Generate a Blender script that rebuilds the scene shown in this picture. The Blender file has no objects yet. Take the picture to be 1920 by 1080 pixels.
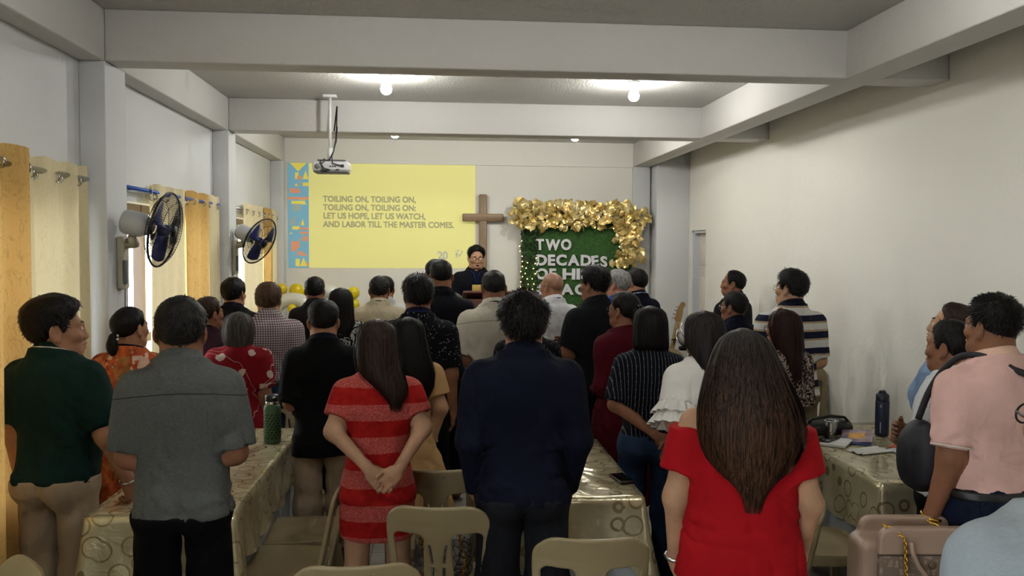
import bpy, bmesh, math, random
import numpy as np
from mathutils import Vector, Matrix
random.seed(7); RNG = np.random.default_rng(11)
SC = bpy.context.scene
COL = SC.collection
# ------------------------------------------------------------------ camera, world, exposure
FPX, YAW, PITCH, ROLL, CAMZ = 1600.0, .087, -.047, .006, 1.87
def _cam_axes():
    cy, sy = math.cos(YAW), math.sin(YAW)
    F = np.array([sy*math.cos(PITCH), cy*math.cos(PITCH), math.sin(PITCH)])
    r = np.array([cy, -sy, 0.]); u = np.cross(r, F)
    return math.cos(ROLL)*r + math.sin(ROLL)*u, -math.sin(ROLL)*r + math.cos(ROLL)*u, F
CR, CU, CF = _cam_axes()
cam_d = bpy.data.cameras.new('camera'); cam = bpy.data.objects.new('camera', cam_d); COL.objects.link(cam)
cam_d.sensor_width = 36; cam_d.lens = FPX/1920*36; cam_d.clip_start = .05
M4 = Matrix.Identity(4)
for i in range(3):
    M4[i][0] = CR[i]; M4[i][1] = CU[i]; M4[i][2] = -CF[i]
M4[2][3] = CAMZ
cam.matrix_world = M4
SC.camera = cam
def at_y(px, py, y):
    d = CF + CR*(px-960)/FPX + CU*(540-py)/FPX
    return np.array([0, 0, CAMZ]) + d*(y/d[1])
def at_z(px, py, z):
    d = CF + CR*(px-960)/FPX + CU*(540-py)/FPX
    return np.array([0, 0, CAMZ]) + d*((z-CAMZ)/d[2])
SC.view_settings.view_transform = 'Standard'; SC.view_settings.look = 'None'
SC.view_settings.gamma = 1; SC.view_settings.use_curve_mapping = False
SC.view_settings.exposure = 1.36
wd = bpy.data.worlds.new('world'); SC.world = wd; wd.use_nodes = True
bg = wd.node_tree.nodes['Background']; bg.inputs[0].default_value = (.93, .97, 1.0, 1); bg.inputs[1].default_value = 5.0
BULB = 225.0          # emission of every lamp bulb's glass
SLIDE = .185           # brightness of the projected slide
SC.cycles.max_bounces = 5; SC.cycles.diffuse_bounces = 3; SC.cycles.glossy_bounces = 2
SC.cycles.transmission_bounces = 3; SC.cycles.transparent_max_bounces = 8
SC.cycles.caustics_reflective = False; SC.cycles.caustics_refractive = False
SC.cycles.sample_clamp_indirect = 4.0
SC.cycles.use_denoising = True; SC.cycles.use_adaptive_sampling = True; SC.cycles.adaptive_threshold = .06; SC.cycles.adaptive_min_samples = 16
# ------------------------------------------------------------------ tags and objects
def tag(o, label=None, cat=None, group=None, kind=None):
    if label: o['label'] = label
    if cat: o['category'] = cat
    if group: o['group'] = group
    if kind: o['kind'] = kind
    return o
def empty(name, loc=(0,0,0), rz=0, label=None, cat=None, group=None):
    o = bpy.data.objects.new(name, None); COL.objects.link(o)
    o.location = loc; o.rotation_euler = (0, 0, rz); o.empty_display_size = .1
    return tag(o, label, cat, group)
def link(name, me, mat=None, parent=None):
    o = bpy.data.objects.new(name, me); COL.objects.link(o)
    if mat is not None:
        for m in (mat if isinstance(mat, (list, tuple)) else [mat]): me.materials.append(m)
    if parent is not None: o.parent = parent
    return o
def np_mesh(name, V, F, smooth=True):
    """mesh from an n x 3 array and an m x k array of equal-sized faces"""
    V = np.asarray(V, np.float32); F = np.asarray(F, np.int32)
    me = bpy.data.meshes.new(name); k = F.shape[1]
    me.vertices.add(len(V)); me.vertices.foreach_set('co', V.ravel())
    me.loops.add(F.size); me.loops.foreach_set('vertex_index', F.ravel())
    me.polygons.add(len(F)); me.polygons.foreach_set('loop_start', np.arange(0, F.size, k, dtype=np.int32))
    me.polygons.foreach_set('use_smooth', np.full(len(F), smooth))
    me.update(calc_edges=True); me.validate()
    return me
class MB:
    """collects shapes into one mesh"""
    def __init__(s): s.v = []; s.f = []; s.s = []; s.m = []; s.mi = 0
    def add(s, V, F, smooth=False):
        n = len(s.v); s.v += [tuple(map(float, p)) for p in V]
        for f in F: s.f.append(tuple(int(i)+n for i in f)); s.s.append(smooth); s.m.append(s.mi)
        return s
    def box(s, lo, hi, M=None):
        x0,y0,z0 = lo; x1,y1,z1 = hi
        V = [(x0,y0,z0),(x1,y0,z0),(x1,y1,z0),(x0,y1,z0),(x0,y0,z1),(x1,y0,z1),(x1,y1,z1),(x0,y1,z1)]
        if M is not None: V = [M @ Vector(p) for p in V]
        return s.add(V, [(0,3,2,1),(4,5,6,7),(0,1,5,4),(1,2,6,5),(2,3,7,6),(3,0,4,7)])
    def rbox(s, lo, hi, r=.01, seg=3, M=None):
        bm = bmesh.new(); bmesh.ops.create_cube(bm, size=1)
        lo = Vector(lo); hi = Vector(hi); d = hi-lo; c = (hi+lo)/2
        for v in bm.verts: v.co = Vector((v.co.x*d.x, v.co.y*d.y, v.co.z*d.z)) + c
        bmesh.ops.bevel(bm, geom=list(bm.edges), offset=min(r, min(d)*.49), segments=seg, affect='EDGES', profile=.5)
        V = [(M @ v.co if M is not None else v.co)[:] for v in bm.verts]; bm.verts.index_update()
        F = [[v.index for v in f.verts] for f in bm.faces]; bm.free()
        return s.add(V, F, True)
    def tube(s, P, r, n=8, closed=False, cap=True):
        P = [Vector(p) for p in P]; m = len(P)
        R = r if hasattr(r, '__len__') else [r]*m
        V = []; prev = None
        for i, p in enumerate(P):
            a = P[(i-1) % m] if (closed or i > 0) else p; b = P[(i+1) % m] if (closed or i < m-1) else p
            t = (b-a)
            if t.length < 1e-9: t = Vector((0,0,1))
            t.normalize()
            if prev is None:
                u = t.orthogonal().normalized()
            else:
                u = prev - t*prev.dot(t)
                u = u.normalized() if u.length > 1e-6 else t.orthogonal().normalized()
            prev = u; w = t.cross(u)
            for k in range(n):
                q = 2*math.pi*k/n; V.append(p + (u*math.cos(q) + w*math.sin(q))*R[i])
        F = []
        for i in range(m if closed else m-1):
            j = (i+1) % m
            for k in range(n):
                l = (k+1) % n; F.append((i*n+k, i*n+l, j*n+l, j*n+k))
        if cap and not closed:
            F.append(tuple(range(n))[::-1]); F.append(tuple((m-1)*n+k for k in range(n)))
        return s.add(V, F, True)
    def lathe(s, prof, n=24, M=None, cap=True):
        V = []; F = []; m = len(prof)
        for r, z in prof:
            for k in range(n):
                q = 2*math.pi*k/n; V.append(Vector((r*math.cos(q), r*math.sin(q), z)))
        if M is not None: V = [M @ v for v in V]
        for i in range(m-1):
            for k in range(n):
                l = (k+1) % n; F.append((i*n+k, i*n+l, (i+1)*n+l, (i+1)*n+k))
        if cap:
            F.append(tuple(range(n))[::-1]); F.append(tuple((m-1)*n+k for k in range(n)))
        return s.add(V, F, True)
    def ball(s, c, r, n=14, sc=(1,1,1)):
        prof = [(max(1e-4, math.sin(math.pi*i/n))*r, -math.cos(math.pi*i/n)*r) for i in range(n+1)]
        M = Matrix.Translation(c) @ Matrix.Diagonal((*sc, 1))
        return s.lathe(prof, n*2, M, cap=False)
    def grid(s, fn, nu, nv, smooth=True, flip=False):
        V = [fn(i/nu, j/nv) for j in range(nv+1) for i in range(nu+1)]; F = []
        for j in range(nv):
            for i in range(nu):
                a = j*(nu+1)+i; q = (a, a+1, a+nu+2, a+nu+1); F.append(q[::-1] if flip else q)
        return s.add(V, F, smooth)
    def prism(s, poly, z0, z1, M=None):
        n = len(poly); V = [Vector((x, y, z0)) for x, y in poly] + [Vector((x, y, z1)) for x, y in poly]
        if M is not None: V = [M @ v for v in V]
        F = [tuple(range(n))[::-1], tuple(range(n, 2*n))] + [(i, (i+1) % n, n+(i+1) % n, n+i) for i in range(n)]
        return s.add(V, F)
    def build(s, name, mat=None, parent=None):
        me = bpy.data.meshes.new(name); me.from_pydata(s.v, [], s.f)
        me.polygons.foreach_set('use_smooth', s.s)
        if any(s.m): me.polygons.foreach_set('material_index', s.m)
        me.update()
        return link(name, me, mat, parent)
def text_mesh(txt, size, depth, bold, spacing=1.0, line=1.0, align='LEFT'):
    cu = bpy.data.curves.new('lettering', 'FONT'); cu.body = txt; cu.size = size; cu.extrude = depth
    cu.offset = bold; cu.space_character = spacing; cu.space_line = line; cu.align_x = align; cu.resolution_u = 3
    o = bpy.data.objects.new('lettering', cu); COL.objects.link(o)
    dg = bpy.context.evaluated_depsgraph_get(); me = bpy.data.meshes.new_from_object(o.evaluated_get(dg))
    bpy.data.objects.remove(o); bpy.data.curves.remove(cu)
    return me
# ------------------------------------------------------------------ materials
def lin(h):
    if not isinstance(h, str): return tuple(h)[:3] + (1,)
    h = h.lstrip('#'); c = [int(h[i:i+2], 16)/255 for i in (0, 2, 4)]
    return tuple(x/12.92 if x <= .04045 else ((x+.055)/1.055)**2.4 for x in c) + (1,)
class NT:
    def __init__(s, name):
        s.m = bpy.data.materials.new(name); s.m.use_nodes = True; s.t = s.m.node_tree; s.n = s.t.nodes
        s.bsdf = s.n['Principled BSDF']; s.out = s.n['Material Output']
    def node(s, typ, **kw):
        x = s.n.new(typ)
        for k, v in kw.items(): setattr(x, k, v)
        return x
    def put(s, node, i, v):
        if isinstance(v, bpy.types.NodeSocket): s.t.links.new(v, node.inputs[i])
        elif v is not None: node.inputs[i].default_value = v
    def coord(s, scale=(1,1,1), loc=(0,0,0), rot=(0,0,0), kind='Object'):
        tc = s.node('ShaderNodeTexCoord'); mp = s.node('ShaderNodeMapping')
        s.t.links.new(tc.outputs[kind], mp.inputs[0]); mp.inputs['Scale'].default_value = scale
        mp.inputs['Location'].default_value = loc; mp.inputs['Rotation'].default_value = rot
        return mp.outputs[0]
    def noise(s, scale, detail=3, vec=None, rough=.5, dist=0):
        x = s.node('ShaderNodeTexNoise'); x.inputs['Scale'].default_value = scale; x.inputs['Detail'].default_value = detail
        x.inputs['Roughness'].default_value = rough; x.inputs['Distortion'].default_value = dist
        s.put(x, 'Vector', vec if vec is not None else s.coord()); return x.outputs[0]
    def voro(s, scale, vec=None, feature='F1', metric='EUCLIDEAN', out='Distance', rnd=1.0):
        x = s.node('ShaderNodeTexVoronoi', feature=feature); 
        if feature not in ('DISTANCE_TO_EDGE',): x.distance = metric
        x.inputs['Scale'].default_value = scale; x.inputs['Randomness'].default_value = rnd
        s.put(x, 'Vector', vec if vec is not None else s.coord()); return x.outputs[out]
    def ramp(s, fac, stops, interp='LINEAR'):
        x = s.node('ShaderNodeValToRGB'); r = x.color_ramp; r.interpolation = interp
        while len(r.elements) > 1: r.elements.remove(r.elements[-1])
        for i, (p, c) in enumerate(stops):
            e = r.elements[0] if i == 0 else r.elements.new(p)
            e.position = p; e.color = lin(c)
        s.put(x, 0, fac); return x.outputs[0]
    def math(s, op, a, b=None, clamp=False):
        x = s.node('ShaderNodeMath', operation=op); x.use_clamp = clamp; s.put(x, 0, a); s.put(x, 1, b); return x.outputs[0]
    def mix(s, fac, a, b, blend='MIX'):
        x = s.node('ShaderNodeMix', data_type='RGBA', blend_type=blend)
        s.put(x, 0, fac); s.put(x, 6, lin(a) if not isinstance(a, bpy.types.NodeSocket) else a)
        s.put(x, 7, lin(b) if not isinstance(b, bpy.types.NodeSocket) else b); return x.outputs[2]
    def xyz(s, vec=None):
        x = s.node('ShaderNodeSeparateXYZ'); s.put(x, 0, vec if vec is not None else s.coord()); return x.outputs
    def bump(s, h, strength=.3, dist=.01):
        x = s.node('ShaderNodeBump'); x.inputs['Strength'].default_value = strength; x.inputs['Distance'].default_value = dist
        s.put(x, 'Height', h); s.t.links.new(x.outputs[0], s.bsdf.inputs['Normal']); return x
    def done(s, color=None, rough=.6, metal=0, spec=.5, **kw):
        if color is not None: s.put(s.bsdf, 'Base Color', color if isinstance(color, bpy.types.NodeSocket) else lin(color))
        s.put(s.bsdf, 'Roughness', rough); s.put(s.bsdf, 'Metallic', metal); s.put(s.bsdf, 'Specular IOR Level', spec)
        for k, v in kw.items(): s.put(s.bsdf, k.replace('_', ' '), v)
        return s.m
def plain(name, color, rough=.6, metal=0, spec=.5, noise=0, nscale=8, bump=0, bscale=60, **kw):
    t = NT(name); c = lin(color); col = color
    if noise:
        d = tuple(x*(1-noise) for x in c[:3]); b = tuple(min(1, x*(1+noise)) for x in c[:3])
        col = t.ramp(t.noise(nscale, 4), [(.3, d), (.7, b)])
    if bump: t.bump(t.noise(bscale, 4), bump, .01)
    return t.done(col, rough, metal, spec, **kw)
def emit(name, color, strength):
    t = NT(name); t.put(t.bsdf, 'Base Color', lin(color)); t.put(t.bsdf, 'Emission Color', lin(color)); t.put(t.bsdf, 'Emission Strength', strength)
    return t.m
def fabric(name, col, rough=.85, weave=900, vary=.12, bump=.55, wrinkle=.8):
    """woven cloth: col is a hex or a function(t) -> colour socket"""
    t = NT(name)
    c = col(t) if callable(col) else t.ramp(t.noise(7, 5), [(.3, tuple(x*(1-vary) for x in lin(col)[:3])), (.7, tuple(min(1, x*(1+vary)) for x in lin(col)[:3]))])
    wr = t.noise(5, 3, t.coord((1.6, 1.6, 1)), .55, .6)
    fi = t.noise(weave, 1)
    h = t.math('ADD', t.math('MULTIPLY', wr, wrinkle), t.math('MULTIPLY', fi, .04))
    t.bump(h, bump, .05)
    return t.done(c, rough, 0, .12)
# ------------------------------------------------------------------ the room
XL, XLB, XR, XRI, XRO = -1.879, -1.745, 2.917, 2.301, 2.508
YB, YREAR, ZB, ZC = 10.03, -3.6, 2.84, 3.11
BEAMS = [(-1.2, -1.0), (1.95, 2.15), (4.70, 4.90), (7.37, 7.60)]
def wall_mat(name, col, bump=.12):
    t = NT(name); big = t.noise(1.1, 4); fine = t.noise(45, 5)
    c = lin(col)
    cc = t.ramp(big, [(.3, tuple(x*.95 for x in c[:3])), (.7, c[:3])])
    t.bump(t.math('ADD', t.math('MULTIPLY', fine, .5), t.noise(9, 3)), bump, .02)
    return t.done(cc, .75, 0, .25)
M_WALL = wall_mat('wall_paint', '#d3d4d3'); M_WALL_LIT = wall_mat('lit_wall_paint', '#edebe2'); M_BEAM = wall_mat('beam_paint', '#cfcdc9', .2)  # right and back walls: stronger light put into a lighter paint colour
def ceil_mat():
    t = NT('textured_ceiling_paint')
    h = t.math('ADD', t.noise(38, 6, None, .65), t.math('MULTIPLY', t.noise(110, 4), .6))
    t.bump(h, .9, .02); return t.done('#cdcbc5', .5, 0, .4)
M_CEIL = ceil_mat()
def S(name, mb, mat, parent=None):
    o = mb.build(name, mat, parent)
    if parent is None: o['kind'] = 'structure'
    return o
def floor_mat():
    t = NT('floor_tile'); v = t.coord()
    b = t.node('ShaderNodeTexBrick'); b.offset = 0; b.inputs['Scale'].default_value = 1
    b.inputs['Brick Width'].default_value = .4; b.inputs['Row Height'].default_value = .4; b.inputs['Mortar Size'].default_value = .004
    b.inputs['Color1'].default_value = lin('#8f8a80'); b.inputs['Color2'].default_value = lin('#98938a'); b.inputs['Mortar'].default_value = lin('#5d5a55')
    t.put(b, 'Vector', v)
    return t.done(t.mix(.25, b.outputs[0], t.ramp(t.noise(6, 6), [(.3, '#6f6a62'), (.7, '#a8a39a')])), .25, 0, .5)
S('floor', MB().box((XL-.2, YREAR-.2, -.1), (XR+.2, YB+.2, 0)), floor_mat())
S('ceiling', MB().box((XL-.2, YREAR-.2, ZC), (XR+.2, YB+.2, ZC+.15)), M_CEIL)
# left wall with window openings (y from, y to)
WIN = [(-3.0, .7), (2.55, 4.58), (5.33, 7.05), (8.02, 9.75)]; WZ0, WZ1 = .75, 2.14  # first opening is unseen behind the camera, widened to add daylight
w = MB(); ys = YREAR-.2
for a, b in WIN:
    w.box((XL-.2, ys, 0), (XL, a, ZC)); w.box((XL-.2, a, 0), (XL, b, WZ0)); w.box((XL-.2, a, WZ1), (XL, b, ZC)); ys = b
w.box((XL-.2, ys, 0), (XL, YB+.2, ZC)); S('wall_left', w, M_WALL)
DY0, DY1, DZ = 9.12, 9.66, 2.08
w = MB(); w.box((XR, YREAR-.2, 0), (XR+.2, DY0, ZC)); w.box((XR, DY1, 0), (XR+.2, YB+.2, ZC)); w.box((XR, DY0, DZ), (XR+.2, DY1, ZC))
S('wall_right', w, M_WALL_LIT)
w = MB(); w.box((XL, YB, 0), (XR, YB+.2, ZC)); w.box((XLB, YB-.03, ZB-.01), (XRI, YB, ZC)); S('wall_back', w, M_WALL_LIT)
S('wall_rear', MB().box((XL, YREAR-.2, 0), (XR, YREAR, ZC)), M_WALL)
k = 0
for y0, y1 in BEAMS:
    k += 1; S('trim_%d' % k, MB().rbox((XLB, y0, ZB), (XR, y1, ZC), .008, 2), M_BEAM)
S('trim_5', MB().rbox((XRI, YREAR, ZB-.002), (XRO, YB, ZC), .008, 2), M_BEAM)         # long beam
S('trim_6', MB().rbox((XL, YREAR, ZB-.001), (XLB, YB, ZC), .008, 2), M_BEAM)          # beam over the windows
k = 6
for y0, y1 in [(-1.2, -.9), (1.95, 2.25), (4.70, 5.00), (7.37, 7.62), (9.86, YB)]:     # pilasters under the beams
    k += 1; S('trim_%d' % k, MB().rbox((XL, y0, 0), (XLB, y1, ZB), .006, 2), M_WALL)
S('trim_12', MB().rbox((XRI, YB-.05, 0), (XRO, YB, ZB), .006, 2), M_WALL)
S('trim_13', MB().rbox((XRO+.02, 9.74, 0), (XR, YB, ZC), .006, 2), M_WALL)
S('trim_14', MB().rbox((XL+.14, 8.25, 0), (XR, YB, .2), .01, 2), plain('platform_tile', '#7f7468', .4))   # speaker's platform
# windows
M_FRAME = plain('window_frame_paint', '#5a4a3c', .5); 
def glass_mat():
    t = NT('window_glass'); tr = t.node('ShaderNodeBsdfTransparent'); gl = t.node('ShaderNodeBsdfGlossy'); gl.inputs['Roughness'].default_value = .02
    mx = t.node('ShaderNodeMixShader'); mx.inputs[0].default_value = .08
    t.t.links.new(tr.outputs[0], mx.inputs[1]); t.t.links.new(gl.outputs[0], mx.inputs[2]); t.t.links.new(mx.outputs[0], t.out.inputs[0]); return t.m
M_GLASS = glass_mat()
for i, (a, b) in enumerate(WIN):
    w = MB(); x0, x1 = XL-.14, XL-.08
    for y in np.linspace(a, b, 4): w.box((x0, max(a, y-.03), WZ0), (x1, min(b, y+.03), WZ1))
    for z in (WZ0+.03, 1.25, WZ1-.03): w.box((x0+.005, a, z-.03), (x1-.005, b, z+.03))
    o = S('window_%d' % (i+1), w, M_FRAME)
    S('pane', MB().box((XL-.115, a+.02, WZ0+.02), (XL-.109, b-.02, WZ1-.02)), M_GLASS, o)
# door in the right wall
dm = MB(); dm.box((XR+.09, DY0, 0), (XR+.13, DY1, DZ))
for z0, z1 in [(.2, .8), (.95, 1.55), (1.68, 1.93)]:
    for y0, y1 in [(DY0+.07, DY0+.25), (DY1-.25, DY1-.07)]: dm.rbox((XR+.078, y0, z0), (XR+.095, y1, z1), .012, 2)
d = S('door_1', dm, plain('door_paint', '#d9d2c8', .5))
S('door_frame', MB().box((XR+.02, DY1-.03, 0), (XR+.14, DY1, DZ)).box((XR+.02, DY0, 0), (XR+.14, DY0+.03, DZ)).box((XR+.02, DY0, DZ-.03), (XR+.14, DY1, DZ)), plain('door_frame_paint', '#c9cbd0', .5), d)
S('door_handle', MB().ball((XR+.05, DY0+.1, 1.0), .028).tube([(XR+.05, DY0+.1, 1.0), (XR+.09, DY0+.1, 1.0)], .012), plain('brushed_steel', '#b8b8b8', .3, 1), d)
S('ground', MB().box((-30, -20, -.6), (XL-.2, 30, -.5)), plain('yard_soil', '#8d8a80', .9, noise=.3))
# ------------------------------------------------------------------ curtains
def curtain_mat(name, col, trans, pat):
    t = NT(name); v = t.coord((1, 1, 1)); n = t.noise(6, 4, t.coord((1, 3, 1.2)), .5, 2.2)
    c = lin(col)
    lines = t.math('LESS_THAN', t.math('ABSOLUTE', t.math('SUBTRACT', n, .5)), .018)
    cc = t.mix(lines, c[:3], tuple(x*pat for x in c[:3]))
    df = t.node('ShaderNodeBsdfDiffuse'); tr = t.node('ShaderNodeBsdfTranslucent'); mx = t.node('ShaderNodeMixShader')
    t.put(df, 0, cc); t.put(tr, 0, cc); mx.inputs[0].default_value = trans
    t.t.links.new(df.outputs[0], mx.inputs[1]); t.t.links.new(tr.outputs[0], mx.inputs[2]); t.t.links.new(mx.outputs[0], t.out.inputs[0])
    return t.m
M_SHEER = curtain_mat('cream_sheer_curtain', '#e0d3ac', .10, .93); M_GOLD = curtain_mat('gold_brocade_curtain', '#cfa968', .13, .82)
M_STEEL = plain('chrome', '#c9c9c9', .18, 1); M_ROD = plain('curtain_rod_blue', '#3b5fae', .4, .3)
def curtain(name, y0, y1, z0, z1, mat, folds, label, ph=0, x=XL+.055, amp=.026, flare=0):
    t = empty(name, (x, (y0+y1)/2, 0), 0, label, 'curtain', 'window curtains hung on rings')
    yc = (y0+y1)/2
    def fn(u, v):
        z = z1 + (z0-z1)*v; q = 2*math.pi*(folds*u) + ph
        wd = 1 + flare*v
        return (amp*(math.sin(q) + .25*math.sin(2.3*q+v*3))*(1-.15*v), (y0-yc + (y1-y0)*u)*wd + .006*math.sin(q*1.7+v*5), z + .012*math.cos(q)*(1-v)**8)
    MB().grid(fn, int(folds*14), 24).build('cloth', mat, t)
    def hem(u, v): a = fn(u, v*.07); return (a[0]+.002, a[1], a[2])
    n = int(folds*2)
    for i in range(n):
        u = (i+.5)/n; p = fn(u, .035)
        R = Matrix.Translation(p) @ Matrix.Rotation(math.radians(90), 4, 'X' if i % 2 else 'X') @ Matrix.Rotation(math.radians(35 if i % 2 else -35), 4, 'Y')
        ring = [(R @ Vector((.022*math.cos(a), .022*math.sin(a), 0)))[:] for a in np.linspace(0, 2*math.pi, 15)[:-1]]
        MB().tube(ring, .0045, 6, closed=True).build('ring', M_STEEL, t)
    return t
CZ = 2.27
curtain('gold_curtain', 3.35, 3.98, .1, CZ+.02, M_GOLD, 2.5, 'gold brocade curtain gathered beside the cream sheer nearest the green polo man', .8, x=XL+.06, amp=.045)
curtain('sheer_curtain', 2.42, 3.42, .1, CZ, M_SHEER, 4, 'unseen cream sheer curtain added beyond the gold one to block window glare', .6)  # out of view, added over bare glass to hold back daylight
curtain('sheer_curtain', 3.93, 4.64, .1, CZ, M_SHEER, 3, 'cream sheer curtain behind the head of the man in dark green polo', .2)
curtain('sheer_curtain', 5.58, 6.38, .1, CZ-.01, M_SHEER, 3.5, 'cream sheer curtain behind the larger wall fan', 1.0)
curtain('gold_curtain', 6.35, 6.92, .1, CZ, M_GOLD, 2, 'gold curtain between two cream sheers just past the larger wall fan', 2)
curtain('sheer_curtain', 6.9, 7.33, .1, CZ, M_SHEER, 2, 'narrow cream sheer curtain between gold curtain and second pilaster', .5)
curtain('sheer_curtain', 8.2, 9.1, .1, CZ, M_SHEER, 3.5, 'cream sheer curtain behind the smaller farther wall fan', .3)
curtain('gold_curtain', 9.08, 9.5, .1, CZ, M_GOLD, 2, 'slim gold curtain beside the farther wall fan, near the screen corner', 1.3)
curtain('sheer_curtain', 9.48, 9.84, .1, CZ, M_SHEER, 1.5, 'narrow cream sheer curtain in the corner next to the projected slide', .9)
for (a, b), lab in zip([(2.3, 4.66), (5.1, 7.34), (7.75, 9.82)], ['steel curtain rod above the window nearest the camera', 'blue curtain rod over the middle window behind the larger fan', 'dark curtain rod over the far window by the slide']):
    r = MB().tube([(XL+.055, a, CZ-.055), (XL+.055, b, CZ-.055)], .012, 10)
    r.tube([(XL-.005, a+.3, CZ-.055), (XL+.055, a+.3, CZ-.055)], .008).tube([(XL-.005, b-.06, CZ-.055), (XL+.055, b-.06, CZ-.055)], .008)
    tag(r.build('curtain_rod', M_ROD if 'blue' in lab else M_STEEL), lab, 'curtain rod')
# ------------------------------------------------------------------ lamps
M_BULB = emit('lit_bulb_glass', '#f8f7f2', BULB*.88); M_BULB2 = emit('lit_dim_bulb_glass', '#f8f7f2', BULB*.5); M_BULB3 = emit('lit_mid_bulb_glass', '#f8f7f2', BULB*.78); M_WHITE = plain('white_plastic', '#d8d8d5', .4)
BLAB = {(-.37, 6.24): 'bare lit bulb on the ceiling above the projector', (1.45, 6.30): 'bare lit bulb on the ceiling above the leafy green board',
        (-.40, 8.1): 'lit bulb just under the far beam above the slide', (1.30, 8.1): 'lit bulb just under the far beam above the leafy board'}
for x, y in [(-.37, 6.24), (1.45, 6.30), (-.40, 8.1), (1.30, 8.1), (-.37, 3.0), (1.45, 3.0), (-.37, .4), (1.45, .4)]:
    dz = .075 if y == 8.1 else 0
    t = empty('ceiling_bulb', (x, y, ZC), 0, BLAB.get((x, y), 'bare lit bulb on the ceiling over the nearer bays'), 'lamp', 'bare ceiling bulbs')
    MB().lathe([(.045, 0), (.045, -.015), (.028, -.02), (.024, -.055-dz)], 20).build('socket', M_WHITE, t)
    b = MB().lathe([(.018, -.05), (.024, -.065), (.036, -.09), (.040, -.108), (.036, -.128), (.022, -.142), (.004, -.147)], 20).build('bulb', M_BULB if y > 7 else (M_BULB3 if y > 5 else M_BULB2), t); b.location.z = -dz
# ------------------------------------------------------------------ projected slide on the back wall
def slide():
    x0, x1, z0, z1 = -1.715, .435, 1.625, 2.83; y = YB-.004
    t = empty('projected_slide', ((x0+x1)/2, y, z0), 0, 'bright yellow projected song slide with grey lyrics on the back wall', 'projection')
    def E(name, col): 
        n = NT(name); n.put(n.bsdf, 'Emission Color', lin(col)); n.put(n.bsdf, 'Emission Strength', SLIDE); n.put(n.bsdf, 'Base Color', lin(col)); n.put(n.bsdf, 'Roughness', .8); return n.m
    cx = (x0+x1)/2
    MB().box((x0-cx, -.001, 0), (x1-cx, .001, z1-z0)).build('slide_field', E('slide_yellow', '#d3ce84'), t)
    cols = [E('slide_blue', '#6f9fb4'), E('slide_coral', '#c98a6a'), E('slide_gold', '#d2c255'), E('slide_grey', '#8f9c94')]
    st = MB(); rr = random.Random(5); X0 = x0-cx; W = .235; H = z1-z0
    st.mi = 0; st.box((X0, -.003, 0), (X0+W, -.001, H))
    z = .02
    while z < H-.12:
        h = rr.choice([.05, .08, .12])
        for _ in range(3):
            st.mi = rr.choice([1, 1, 2, 3, 0]); a = rr.uniform(0, W-.06); b = min(W, a+rr.uniform(.03, .1)); e = .003+rr.uniform(.0002, .0015); hh = h*rr.uniform(.3, 1)
            if rr.random() < .6: st.box((X0+a, -e, z), (X0+b, -.0028, z+hh))
            else:
                p = [(X0+a, z), (X0+b, z), ((X0*2+a+b)/2, z+hh)]
                st.add([(q[0], -e, q[1]) for q in p], [(0, 1, 2)])
        z += h
    st.mi = 2; st.add([(X0+.02, -.0045, H), (X0+W-.02, -.0045, H), (X0+W/2, -.0045, H-.1)], [(0, 2, 1)])
    st.mi = 1; st.box((X0, -.005, H-.42), (X0+W, -.003, H-.39)); st.mi = 2; st.box((X0+.04, -.005, H-.47), (X0+W-.04, -.003, H-.435))
    st.build('artwork_strip', cols, t)
    me = text_mesh('TOILING ON, TOILING ON,\nTOILING ON, TOILING ON:\nLET US HOPE, LET US WATCH,\nAND LABOR TILL THE MASTER COMES.', .094, .0005, 0, 1.0, 1.03)
    bm = bmesh.new(); bm.from_mesh(me); base = list(bm.verts)+list(bm.edges)+list(bm.faces)
    for dx, dy in [(i*.0034-.0034, j*.0034-.0034) for i in range(3) for j in range(3) if i != 1 or j != 1]:
        g = bmesh.ops.duplicate(bm, geom=base)['geom']; bmesh.ops.translate(bm, verts=[v for v in g if isinstance(v, bmesh.types.BMVert)], vec=(dx, dy, .0003+dx*.02+dy*.05))
    bm.to_mesh(me); bm.free()
    xs = np.empty(len(me.vertices)*3, np.float32); me.vertices.foreach_get('co', xs); xs = xs.reshape(-1, 3)
    sx = 1.508/(xs[:, 0].max()-xs[:, 0].min())
    o = link('lyrics', me, E('slide_text_grey', '#98956f'), t); o.rotation_euler = (math.pi/2, 0, 0); o.scale = (sx, 1, 1)
    o.location = (at_y(606, 378, YB)[0]-cx, -.003, at_y(606, 378, YB)[2]-z0)
    lg = E('slide_logo_grey', '#a9aa98')
    me = text_mesh('20', .13, .0005, .004, .9); o = link('logo', me, lg, t); o.rotation_euler = (math.pi/2, 0, 0); p = at_y(820, 486, YB); o.location = (p[0]-cx, -.003, p[2]-z0)
    e = MB(); p = at_y(860, 477, YB); c = Vector((p[0]-cx, -.003, p[2]-z0))
    e.tube([c+Vector((-.03, 0, -.04)), c+Vector((-.02, 0, .02)), c+Vector((.0, 0, .045))], .006, 5); e.tube([c+Vector((0, 0, -.03)), c+Vector((.03, 0, .01)), c+Vector((.04, 0, .04))], .006, 5); e.tube([c+Vector((-.04, 0, .0)), c+Vector((.02, 0, .0))], .006, 5)
    e.tube([c+Vector((.055*math.cos(a), 0, .055*math.sin(a))) for a in np.linspace(.4, 2.7, 9)], .003, 4)
    e.build('emblem', lg, t)
slide()
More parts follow.
